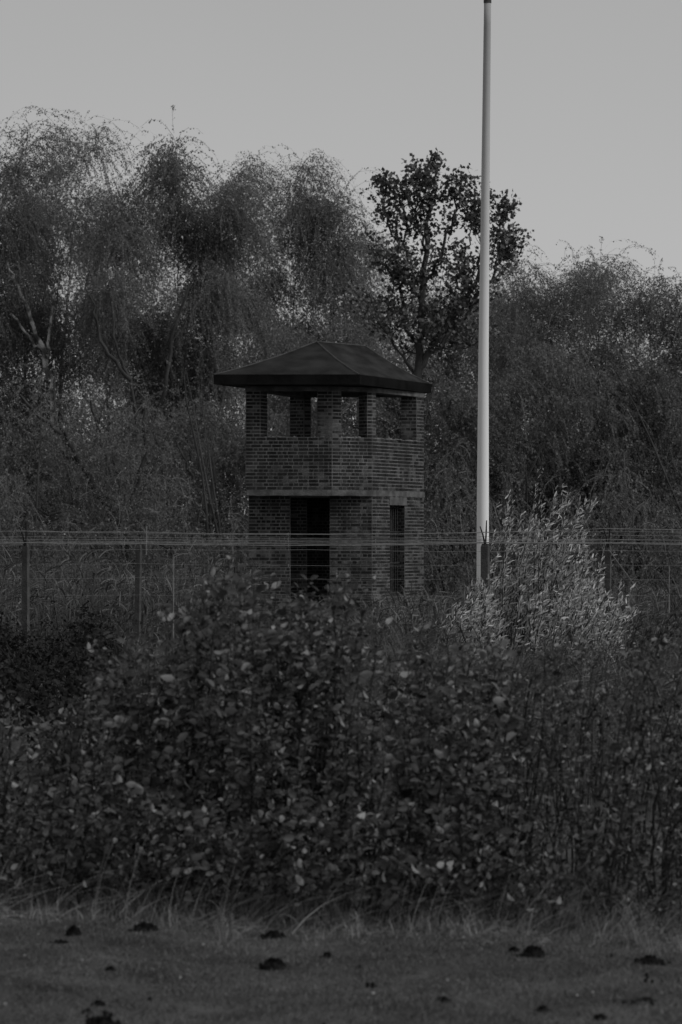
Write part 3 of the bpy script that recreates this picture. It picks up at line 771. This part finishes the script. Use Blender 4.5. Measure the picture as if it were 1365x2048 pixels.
# ------------------------------------------------------------------ reeds and tall grass
def reeds(name, pxr, dr, htop, n, mat, label, wid=.012, blade=(.25, .6), leaves=4, lean=.12, dens=None):
    gc = Geo(); dd = RG.uniform(*dr, n); px = RG.uniform(*pxr, n); x = (px - 682.5) * dd / F
    h = np.array([htop(a, b) for a, b in zip(px, dd)]) * RG.uniform(.55, 1.08, n)
    h = np.maximum(h, .1)
    ln = RG.normal(lean * .6, .09, n); ly = RG.normal(0, .1, n)
    ts = np.linspace(0, 1, 5)
    pts = np.stack([x[:, None] + (ln * h)[:, None] * ts ** 1.6, dd[:, None] + (ly * h)[:, None] * ts ** 1.6, h[:, None] * ts], -1)
    ribbons(gc, pts, np.linspace(1, .4, 5)[None] * wid * .7 * np.ones((n, 1)), side=np.tile([1., .2, 0], (n, 1)) + RG.normal(0, .2, (n, 3)), tone=RG.random(n))
    for q in range(leaves):
        t0 = RG.uniform(.3, 1, n); i = np.minimum((t0 * 4).astype(int), 3); fr = (t0 * 4 - i)[:, None]; a = np.arange(n)
        rt = pts[a, i] * (1 - fr) + pts[a, i + 1] * fr
        L = RG.uniform(*blade, n); an = RG.uniform(0, 2 * math.pi, n)
        d_ = np.stack([np.cos(an) * .6 + .35, np.sin(an) * .6, RG.uniform(.5, 1.3, n)], -1); d_ = norm(d_)
        bp = [rt]
        for k in range(4):
            d_ = norm(d_ + np.stack([np.cos(an) * .12 + .08, np.sin(an) * .12, -RG.uniform(.02, .42, n)], -1)); bp.append(bp[-1] + d_ * (L / 4)[:, None])
        ribbons(gc, np.stack(bp, 1), np.array([.7, 1, .9, .6, .12])[None] * wid * RG.uniform(.8, 1.6, (n, 1)), tone=RG.random(n))
    return tag(gc.build(name, M[mat], loc=(0, float(np.mean(dr)), 0)), label, None, None, 'stuff')
top_at = lambda y: (lambda px, dd: PZ(y + 12 * math.sin(px * .03), dd))
reeds('reeds', (-120, 500), (54, 72), top_at(1128), 2600, 'reed', 'bed of dull reeds standing left of the watchtower', .020, (.22, .5), 3, .10)
reeds('reeds', (715, 1480), (49, 70), lambda px, dd: PZ(1215 - 45 * min(1, max(0, (px - 780) / 150)) + 12 * math.sin(px * .03), dd), 3600, 'reed', 'bed of reeds standing around the foot of the flagpole', .017, (.22, .5), 3, .14)
reeds('reeds', (590, 720), (60, 72), top_at(1215), 350, 'reed', 'short reeds growing in front of the tower doorway', .013)
reeds('tall_grass', (240, 1500), (25, 44), lambda px, dd: PZ(1278 + 14 * math.sin(px * .021) + (34 if 900 < px < 1260 else 0), dd), 5200, 'reed', 'tall wild grass between the leafy hedge and the fence', .008, (.12, .35))
# brambles
gc = Geo(); n = 14000
px = RG.uniform(-200, 330, n); dd = RG.uniform(25, 42, n)
hz = np.array([1.25 - .25 * math.sin(a * .02) + .18 * noise.noise(Vector((a * .02, b * .6, 0))) for a, b in zip(px, dd)])
z = hz * np.clip(RG.beta(3, 1, n), 0, 1) * np.clip((360 - px) / 180, .2, 1); cp = np.stack([(px - 682.5) * dd / F, dd, z], -1)
X_, Y_, Z_ = frame(RG.normal(0, 1, cp.shape)); s = RG.uniform(.035, .07, n)
stamp(gc, LEAF_Q[0], LEAF_Q[1], cp, X_, Y_, Z_, s, s, s, RG.random(n))
m_ = 400; r_ = cp[RG.integers(0, n, m_)]; hang(gc, r_, RG.uniform(.3, .9, m_), np.array([.1, 0, .25]), .008, 6, .05, RG.normal(0, 1, (m_, 3)), up=.8)
tag(gc.build('brambles', M['bramble'], loc=(-5, 33, 0)), 'dark low bramble cover under the reeds by the left edge', None, None, 'stuff')

# ------------------------------------------------------------------ narrow-leaved willow shrubs
LANCE = ([(0, 0, 0), (.3, .5, -.04), (.7, .4, .02), (1, 0, -.12), (.7, -.4, .02), (.3, -.5, -.04)], [(0, 1, 5, 5), (1, 2, 4, 5), (2, 3, 4, 4)])
LANCE_F4 = [(1, 2, 4, 5)]; LANCE_F3 = [(0, 1, 5), (2, 3, 4)]
def willow(px0, d, tops, nsh, label, leaf=.112, spread=60, mat='willow_leaf', nparts=60):
    wo_ = empty('willow_shrub', (PX(px0, d), d, 0)); tag(wo_, label, 'shrub', 'narrow-leaved willow shrubs by the fence')
    gc = Geo(); gst = Geo(); P_, D_, = [], []
    for k in range(nsh):
        tx, ty = tops[RG.integers(0, len(tops))]; f = RG.uniform(.2, 1.0) ** .6 if k >= len(tops) else 1
        if k < len(tops): tx, ty = tops[k]
        bx = PX(px0 + RG.normal(0, spread * .5), d); by = d + RG.uniform(-.5, .6)
        ex = PX(tx + RG.normal(0, 10 if k < len(tops) else 26), d); ez = max(.3, PZ(ty, d) * f)
        bx = bx * .5 + ex * .5 - .38 * f
        t = np.linspace(0, 1, 8); p = np.stack([bx + (ex - bx) * t ** 1.4, by + 0 * t, ez * t], -1); p[1:] += RG.normal(0, .02, (7, 3))
        tube(gst, p, np.linspace(.012, .003, 8), 4, cap=False)
        nl = int(ez * 29 * (.9 if f < 1 else 1)); tt = np.sort(RG.uniform(.12, 1, nl)) * 7; i = np.minimum(tt.astype(int), 6); fr = (tt - i)[:, None]
        lp = p[i] * (1 - fr) + p[i + 1] * fr; ax = norm(p[i + 1] - p[i]); an = np.arange(nl) * 2.4 + RG.uniform(0, 6)
        dv = np.stack([np.cos(an) * .55 + .5, np.sin(an) * .7, RG.uniform(.1, 1.1, nl)], -1) + ax * .7
        P_.append(lp); D_.append(dv)
        # short side twigs
        for q in range(5):
            j = RG.integers(2, 7); sp = curve_pts(p[j], norm(np.array([RG.normal(.3, .5), RG.normal(0, .5), .9])), RG.uniform(.2, .5), 4, (.2, 0, .2), .08)
            tube(gst, sp, np.linspace(.005, .002, 5), 3, cap=False)
            m2 = 9; t2 = RG.uniform(0, 3.99, m2); i2 = t2.astype(int); f2 = (t2 - i2)[:, None]
            P_.append(sp[i2] * (1 - f2) + sp[i2 + 1] * f2); a2 = np.arange(m2) * 2.4
            D_.append(np.stack([np.cos(a2) * .5 + .5, np.sin(a2) * .6, RG.uniform(-.1, .8, m2)], -1))
    P_ = np.concatenate(P_); D_ = np.concatenate(D_)
    X_, Y_, Z_ = frame(D_ + RG.normal(0, .15, D_.shape)); s = leaf * RG.uniform(.6, 1.25, len(P_))
    tone = RG.random(len(P_))
    # single leaves
    order = np.argsort(P_[:, 1])[:nparts]; mask = np.ones(len(P_), bool); mask[order] = False
    gl = Geo(); gl.add(np.array(LANCE[0]) * [1, .18, 1], LANCE_F4, 0.); b0 = gl.n - 6; gl.blocks.append((np.array(LANCE_F3) + b0, 0.))
    lme = gl.mesh('leaf', M[mat])
    from mathutils import Matrix
    for i in order:
        o = link('leaf', lme, wo_); mw = Matrix([[X_[i, r] * s[i], Y_[i, r] * s[i], Z_[i, r] * s[i], P_[i, r] - wo_.location[r]] for r in range(3)] + [[0, 0, 0, 1]])
        o.matrix_local = mw
    a, b = P_[mask], s[mask]
    stamp(gc, LANCE[0], LANCE_F4, a, X_[mask], Y_[mask], Z_[mask], b, b * .18, b, tone[mask])
    stamp(gc, LANCE[0], LANCE_F3, a, X_[mask], Y_[mask], Z_[mask], b, b * .18, b, tone[mask])
    gst.build('stem', M['stem'], wo_); tag(gc.build('foliage', M[mat], wo_), kind='stuff')
willow(1075, 46.6, [(1076, 945), (1010, 985), (1045, 990), (1105, 975), (1140, 975), (1165, 1000), (1020, 1060), (1155, 1050), (1175, 1070), (1095, 1020), (1070, 1040)], 74, 'tallest pale narrow-leaved willow shrub rising beside the flagpole base', spread=90, nparts=120)
willow(950, 44.2, [(950, 1185), (925, 1210), (985, 1170), (1000, 1200), (905, 1240)], 44, 'pale willow shrub in front of the post at the flagpole base', spread=70)
willow(1150, 44.0, [(1150, 1150), (1170, 1165), (1120, 1200), (1190, 1190), (1090, 1170)], 56, 'pale willow shrub below the tallest willow, in front of the wires', spread=80)
willow(1222, 44.4, [(1222, 1170), (1240, 1200), (1205, 1205), (1260, 1225)], 16, 'narrow willow shrub beside the braced fence post', spread=30)
willow(1320, 43.0, [(1310, 1245), (1345, 1225), (1360, 1190), (1285, 1250), (1400, 1220)], 26, 'dull willow shrub cut by the right edge of the photo', spread=70, mat='reed')
willow(830, 43.0, [(790, 1250), (830, 1235), (870, 1245), (760, 1262)], 22, 'low dull willow shrub below the barred tower window', spread=80, mat='reed')

# ------------------------------------------------------------------ broad-leaved hedge of young shrubs
prof_x = [-400, 0, 60, 110, 160, 200, 260, 300, 350, 400, 440, 470, 500, 540, 580, 610, 650, 680, 710, 750, 800, 860, 920, 1000, 1060, 1110, 1165, 1220, 1300, 1365, 1700]
prof_y = [1400, 1390, 1440, 1470, 1400, 1290, 1290, 1255, 1230, 1185, 1165, 1120, 1160, 1150, 1215, 1205, 1190, 1135, 1190, 1260, 1280, 1270, 1300, 1310, 1330, 1310, 1280, 1300, 1225, 1270, 1300]
OV = [(0, 0, 0), (.22, .24, .07), (.52, .27, .09), (.80, .17, .0), (1, 0, -.16), (.80, -.17, .0), (.52, -.27, .09), (.22, -.24, .07), (.30, 0, -.03), (.65, 0, -.04)]
OV3 = [(0, 1, 8), (0, 8, 7), (3, 4, 9), (9, 4, 5)]; OV4 = [(1, 2, 9, 8), (8, 9, 6, 7)]; OV3 += [(2, 3, 9), (9, 5, 6)]; OV3 = [f[::-1] for f in OV3]; OV4 = [f[::-1] for f in OV4]   # wound so that +Z is the upper side
def leaf_mesh(mat):
    gl = Geo(); gl.add(OV, OV4, 0.); b0 = gl.n - len(OV); gl.blocks.append((np.array(OV3) + b0, 0.))
    return gl.mesh('leaf', mat, smooth=True)
LM = leaf_mesh(M['shrub_leaf'])
edge_d = lambda px: 18.75 - 1.25 * max(0, min(1, px / 1365))
centres = [(-230, 'leafy shrub beyond the left edge of the photo'), (-40, 'short leafy shrub at the left edge below the brambles'), (130, 'low leafy shrub in front of the dark brambles'),
           (290, 'leafy shrub below the leaning tree, standing taller than the brambles'), (450, 'tallest leafy shrub, standing left of the tower base'), (580, 'leafy shrub whose sprigs reach the left side of the doorway'),
           (700, 'leafy shrub with a high pale sprig in front of the doorway'), (840, 'leafy shrub below the barred tower window'), (985, 'leafy shrub below the flagpole with a few pale turned leaves'),
           (1130, 'thin twiggy shrub below the tallest willow'), (1290, 'twiggy dark shrub with many bare stems near the right edge'), (1470, 'leafy shrub beyond the right edge of the photo')]
cs = [{'px': c, 'label': l, 'P': [], 'D': [], 'S': [], 'stems': []} for c, l in centres]
def add_leaves(c, lp, dv, size): c.setdefault('T', []).append(np.full(len(lp), STN)); c['P'].append(lp); c['D'].append(dv); c['S'].append(size)
sprigs = [(680, 1135), (470, 1118), (535, 1148), (610, 1205), (430, 1160), (160, 1395), (15, 1385), (1300, 1228), (1165, 1285), (640, 1180), (395, 1195), (205, 1295), (505, 1175), (700, 1190)]
shoots = []
sprigs += [(q_, float(np.interp(q_, prof_x, prof_y)) - RG.uniform(-10, 28)) for q_ in RG.uniform(180, 1365, 34)]
for tx, ty in sprigs: shoots.append((tx, RG.uniform(20, 21.2), ty))
NS = 470
CL = [(RG.uniform(-330, 1690), RG.random(), RG.normal(0, 28)) for _ in range(75)]
for k in range(NS):
    cq = CL[RG.integers(0, 75)]; px = cq[0] + RG.normal(0, 22) if k % 2 else RG.uniform(-330, 1690); d0_ = edge_d(px) + .25; u_ = min(1, max(0, cq[1] + RG.normal(0, .08))); dd = d0_ + u_ ** 1.1 * 3.6
    yt = np.interp(px, prof_x, prof_y); front = max(0, 1 - u_ * 2.2)
    yt = yt + RG.exponential(75) + 6 + cq[2] + front * RG.uniform(40, 330)
    shoots.append((px, dd, yt))
for k in range(330):      # low arching shoots and suckers along the front
    px = RG.uniform(-300, 1660); dd = edge_d(px) + RG.uniform(.0, 1.1); shoots.append((px, dd, HOR + (EYE - RG.uniform(.22, .75)) * F / dd))
for (px, dd, yt) in shoots:
    STN = RG.normal(0, .22)
    c = min(cs, key=lambda q: abs(q['px'] - px + (dd - 20) * 6))
    x = PX(px, dd); h = max(.35, PZ(yt, dd)); twiggy = px > 1040
    t = np.linspace(0, 1, 9); ln = RG.normal(.07, .11) * h; kk = RG.normal(0, .06); p = np.stack([x + ln * (t ** 1.5 - 1) + kk * np.sin(t * 3.1 + RG.uniform(0, 2)), dd + RG.normal(0, .09) * h * t, h * t], -1); p[1:-1] += RG.normal(0, .014, (7, 3))
    p[0, 2] = -.05
    if h < .8:
        p[:, 0] += RG.normal(.12, .22) * t ** 1.4; p[:, 1] -= RG.uniform(0, .3) * t ** 1.5
    c['stems'].append((p, RG.uniform(.005, .010) if h > .8 else .0035))
    sz = RG.uniform(.048, .080) * (.72 if twiggy else 1)
    nl = int(h * (28 if not twiggy else 22)); tt = np.sort(RG.uniform(.08, 1, nl) ** .62) * 8; i = np.minimum(tt.astype(int), 7); fr = (tt - i)[:, None]
    lp = p[i] * (1 - fr) + p[i + 1] * fr; an = np.arange(nl) * 2.4 + RG.uniform(0, 6)
    dv = np.stack([np.cos(an), np.sin(an), RG.uniform(-.5, .9, nl)], -1)
    add_leaves(c, lp + norm(dv) * .012, dv, sz * RG.uniform(.35, 1.25, nl))
    for q in range(int(h * (5 if not twiggy else 4))):
        j = RG.integers(1, 8); v2 = norm(np.array([RG.normal(.05, .6), RG.normal(0, .6), RG.uniform(.5, 1.1)]))
        sp = curve_pts(p[j], v2, RG.uniform(.12, .38), 4, (.1, 0, .3), .08)
        if sp[-1, 2] > PZ(yt - 15, dd): continue
        c['stems'].append((sp, .003))
        m2 = 8; t2 = np.linspace(.4, 3.99, m2); i2 = t2.astype(int); f2 = (t2 - i2)[:, None]; a2 = np.arange(m2) * 2.4 + RG.uniform(0, 6)
        d2 = np.stack([np.cos(a2), np.sin(a2), RG.uniform(-.4, 1., m2)], -1)
        add_leaves(c, sp[i2] * (1 - f2) + sp[i2 + 1] * f2, d2, sz * RG.uniform(.5, 1.1, m2))
from mathutils import Matrix
for c in cs:
    base = empty('leafy_shrub', (PX(c['px'], 20.2), 20.2, 0)); tag(base, c['label'], 'shrub', 'young leafy shrubs of the hedge')
    P_ = np.concatenate(c['P']); D_ = np.concatenate(c['D']); S_ = np.concatenate(c['S']); T_ = np.concatenate(c['T'])
    keep = P_[:, 2] > .12; P_, D_, S_, T_ = P_[keep], D_[keep], S_[keep], T_[keep]
    up = norm(np.tile([-.1, -.2, .8], (len(P_), 1)) + RG.normal(0, .75, P_.shape))
    X_, Y_, Z_ = frame(D_ + [.3, 0, .15], up)
    sgn = np.where((Z_ * up).sum(-1) < 0, -1., 1.)[:, None]; Y_ = Y_ * sgn; Z_ = Z_ * sgn
    vis = P_[:, 1] * 1.0 - S_ * 18 - P_[:, 2] * .5
    inview = np.abs(c['px'] - 682) < 760
    npart = 170 if inview else 0
    order = np.argsort(vis)[:npart]; mask = np.ones(len(P_), bool); mask[order] = False
    for i in order:
        o = link('leaf', LM, base); o.matrix_local = Matrix([[X_[i, r] * S_[i], Y_[i, r] * S_[i], Z_[i, r] * S_[i], P_[i, r] - base.location[r]] for r in range(3)] + [[0, 0, 0, 1]])
    gc = Geo(); tn = np.clip(RG.random(mask.sum()) + T_[mask], 0, .999); a_ = (P_[mask], X_[mask], Y_[mask], Z_[mask], S_[mask])
    stamp(gc, OV, OV4, *a_, tone=tn); stamp(gc, OV, OV3, *a_, tone=tn)
    tag(gc.build('foliage', M['shrub_leaf'], base, smooth=True), kind='stuff')
    big = [s for s in c['stems'] if s[1] > .004]; small = [s for s in c['stems'] if s[1] <= .004]
    for p, r in big:
        gk = Geo(); tube(gk, p, np.linspace(r, r * .3, len(p)), 5, cap=False); gk.build('stem', M['stem'], base, smooth=True)
    gk = Geo()
    for p, r in small: tube(gk, p, np.linspace(r, r * .4, len(p)), 3, cap=False)
    tag(gk.build('twigs', M['stem'], base), kind='stuff')

# bare arching branch in front of the hedge
gk = Geo(); bp = [(PX(a, 18.3 + q * .02), 18.3, max(.01, PZ(b, 18.3))) for q, (a, b) in enumerate([(1015, 1722), (1050, 1738), (1080, 1768), (1105, 1805), (1122, 1845)])]
tube(gk, bp, [.004, .006, .008, .009, .010], 6); tag(gk.build('arching_branch', M['stem'], loc=bp[-1]), 'bare dark branch arching down into the long grass', 'branch')

# ------------------------------------------------------------------ long grass fringe and meadow grass
def blades(name, x, y, z, L, wid, mat, label, lean, flop, nseg=4):
    gc = Geo(); n = len(x); an = RG.uniform(0, 2 * math.pi, n)
    d_ = norm(np.stack([np.cos(an) * .45 + lean, np.sin(an) * .45, np.ones(n)], -1)); bp = [np.stack([x, y, z - .01], -1)]
    for k in range(nseg):
        d_ = norm(d_ + np.stack([np.cos(an) * .1 + lean * .4, np.sin(an) * .1, -flop * RG.uniform(.3, 1.2, n)], -1)); bp.append(bp[-1] + d_ * (L / nseg)[:, None])
    bp = np.stack(bp, 1); bp[:, :, 2] = np.maximum(bp[:, :, 2], z[:, None] - .01)
    ribbons(gc, bp, np.linspace(1, .15, nseg + 1)[None] * wid[:, None], tone=RG.random(n))
    return tag(gc.build(name, M[mat], loc=(0, float(y.mean()), 0)), label, None, None, 'stuff')
n = 22000
px = RG.uniform(-260, 1620, n); u_ = RG.random(n) ** .8; ed = np.array([edge_d(p) for p in px])
clump = np.array([noise.noise(Vector((p * .012, 0, 1))) for p in px])
y = ed - .55 - clump * .7 + u_ * 1.5; x = (px - 682.5) * y / F
cl2 = np.array([noise.noise(Vector((a * 2.2, b * 2.2, 5))) for a, b in zip(x, y)])
L = (.07 + .30 * RG.random(n) ** 2) * (1 + cl2 * 1.2) * np.clip(.2 + u_ * 1.6, 0, 1)
blades('long_grass', x, y, ground_zv(x, y), np.maximum(L, .05), RG.uniform(.0025, .005, n), 'dry_grass', 'fringe of long dry grass flopping at the foot of the hedge', .3, .5, 5)
n = 900
px = RG.uniform(-100, 1500, n); y = np.array([edge_d(p) for p in px]) + RG.uniform(-.3, .9, n); x = (px - 682.5) * y / F
blades('grass_stalks', x, y, ground_zv(x, y), RG.uniform(.3, .75, n), RG.uniform(.003, .005, n), 'dry_grass', 'scattered long pale grass stalks leaning against the hedge', .45, .10, 5)
n = 130000
y = 13.6 + 6.2 * RG.random(n); x = RG.uniform(-2.7, 2.7, n)
hn = np.array([noise.noise(Vector((a * 3.5, b * 3.5, 0))) + .5 * noise.noise(Vector((a * 11, b * 9, 4))) for a, b in zip(x, y)])
L = .022 * (1 + hn * .9) * RG.uniform(.5, 1.5, n)
gc = Geo(); bz = ground_zv(x, y)
an = RG.uniform(0, 2 * math.pi, n); dv = norm(np.stack([np.cos(an) * .8 + .1, np.sin(an) * .8, RG.uniform(.5, 1.3, n)], -1))
X_, Y_, Z_ = frame(dv); L = np.maximum(L, .006)
lf = np.array([noise.noise(Vector((a * .9, b * 1.6, 9))) for a, b in zip(x, y)]); tn = np.clip(.48 + hn * .55 + lf * .5 + RG.normal(0, .22, n), 0, .999)
stamp(gc, [(-.1, -.5, 0), (-.1, .5, 0), (1, 0, 0)], [(0, 1, 2)], np.stack([x, y, bz], -1), X_, Y_, Z_, L, RG.uniform(.003, .006, n), L, tn)
tag(gc.build('short_grass', M['grass'], loc=(0, 16, 0)), 'short cropped meadow grass in the foreground', None, None, 'stuff')

n = 260; y = 14.0 + 5 * RG.random(n); x = RG.uniform(-2.4, 2.4, n); gc = Geo()
X_, Y_, Z_ = frame(RG.normal(0, 1, (n, 3)) * [1, 1, .25]); s_ = RG.uniform(.008, .022, n)
stamp(gc, LEAF_Q[0], LEAF_Q[1], np.stack([x, y, ground_zv(x, y) + .022], -1), X_, Y_, Z_, s_, s_, s_, RG.random(n))
tag(gc.build('fallen_leaves', M['dry_grass'], loc=(0, 16, 0)), 'small pale fallen leaves scattered over the meadow', None, None, 'stuff')
gc = Geo(); n = 9
for k in range(n):
    cx, cy = RG.uniform(-2.3, 2.3), 14.2 + 4 * RG.random()
    for q in range(RG.integers(4, 14)):
        r_ = RG.uniform(.004, .012); a_, b_ = cx + RG.normal(0, .05), cy + RG.normal(0, .06); z_ = ground_z(a_, b_)
        tube(gc, [(a_, b_, z_ - .004), (a_, b_, z_ + r_), (a_ + r_ * .3, b_, z_ + r_ * 1.8)], [r_, r_ * 1.1, r_ * .4], 5)
tag(gc.build('soil_crumbs', M['soil'], loc=(0, 16, 0)), 'dark crumbs of soil strewn in the short grass', None, None, 'stuff')

# ------------------------------------------------------------------ molehills
def molehill(px, py, wpx, hpx, label, seed):
    d = EYE * F / (py - HOR); x = PX(px, d); s = d / F; R = wpx / 2 * s; Hh = hpx * s * 1.15
    g = Geo(); rr_ = np.random.default_rng(seed); nu, nv = 22, 7; vs = [(0, 0, Hh)]
    for j in range(1, nv + 1):
        for i in range(nu):
            a = i * 2 * math.pi / nu; q = j / nv; w_ = 1 + .22 * noise.noise(Vector((math.cos(a) * 1.4, math.sin(a) * 1.4, seed * 3.1)))
            r = R * q * w_; z_ = Hh * (math.cos(q * math.pi / 2) ** .8) * (1 + .5 * noise.noise(Vector((math.cos(a) * q * 3, math.sin(a) * q * 3, seed)))) + rr_.normal(0, Hh * .06)
            vs.append((r * math.cos(a), r * math.sin(a) * .8, z_ if j < nv else -.02))
    g.add(vs, [(0, 1 + i, 1 + (i + 1) % nu) for i in range(nu)])
    b0 = g.n - len(vs)
    g.blocks.append((np.array([(b0 + 1 + (j - 1) * nu + i, b0 + 1 + j * nu + i, b0 + 1 + j * nu + (i + 1) % nu, b0 + 1 + (j - 1) * nu + (i + 1) % nu) for j in range(1, nv) for i in range(nu)]), None))
    # crumbs of soil
    for _ in range(26):
        a = rr_.uniform(0, 6.28); q = rr_.uniform(.1, 1.25); r_ = rr_.uniform(.05, .13) * R + .003; cx, cy = R * q * math.cos(a), R * q * math.sin(a) * .8
        cz = Hh * max(0, math.cos(min(q, 1) * math.pi / 2)) ** .8 + r_ * .3
        tube(g, [(cx, cy, cz - r_), (cx, cy, cz), (cx + r_ * .2, cy, cz + r_ * .8)], [r_ * .8, r_, r_ * .4], 5)
    z0 = ground_z(x, d)
    o = link('molehill', g.mesh('molehill', M['soil'], smooth=False), None, (x, d, z0 - .004), 0)
    tag(o, label, 'molehill', 'molehills on the meadow')
MH = [(148, 1872, 34, 17, 'tall pointed molehill near the left end of the grass fringe'), (120, 1886, 44, 5, 'flat smear of soil in front of the pointed molehill'),
      (291, 1867, 58, 12, 'long low molehill, second from the left beside the long grass'), (549, 1871, 58, 11, 'flat-topped molehill close to the grass fringe below the tower'),
      (546, 1925, 62, 17, 'large round molehill at mid distance in the meadow centre'), (655, 1907, 28, 9, 'small crumbly molehill right of the large round one'),
      (222, 1943, 24, 8, 'tiny dark molehill alone on the left half of the meadow'), (1066, 1918, 58, 17, 'smooth humped molehill below the flagpole'),
      (1028, 1911, 26, 8, 'small lump of soil touching the smooth humped molehill'), (1298, 1928, 66, 12, 'broad low molehill near the right edge by the long grass'),
      (885, 2010, 36, 9, 'small molehill near the bottom of the photo, right of centre'), (1086, 2027, 36, 10, 'small dark molehill nearest the bottom edge below the flagpole'),
      (1200, 2042, 34, 9, 'molehill partly cut off at the bottom right'), (205, 2047, 96, 18, 'widest molehill, cut by the bottom edge of the photo'), (720, 1934, 20, 5, 'smallest speck of soil in the meadow centre'),
      (1290, 1994, 40, 7, 'low scattered soil heap in the bottom right of the meadow'), (198, 2012, 30, 8, 'small molehill just above the widest one')]
for k, a in enumerate(MH): molehill(*a, seed=k + 3)
print('tris approx', sum(len(m.polygons) for m in bpy.data.meshes))
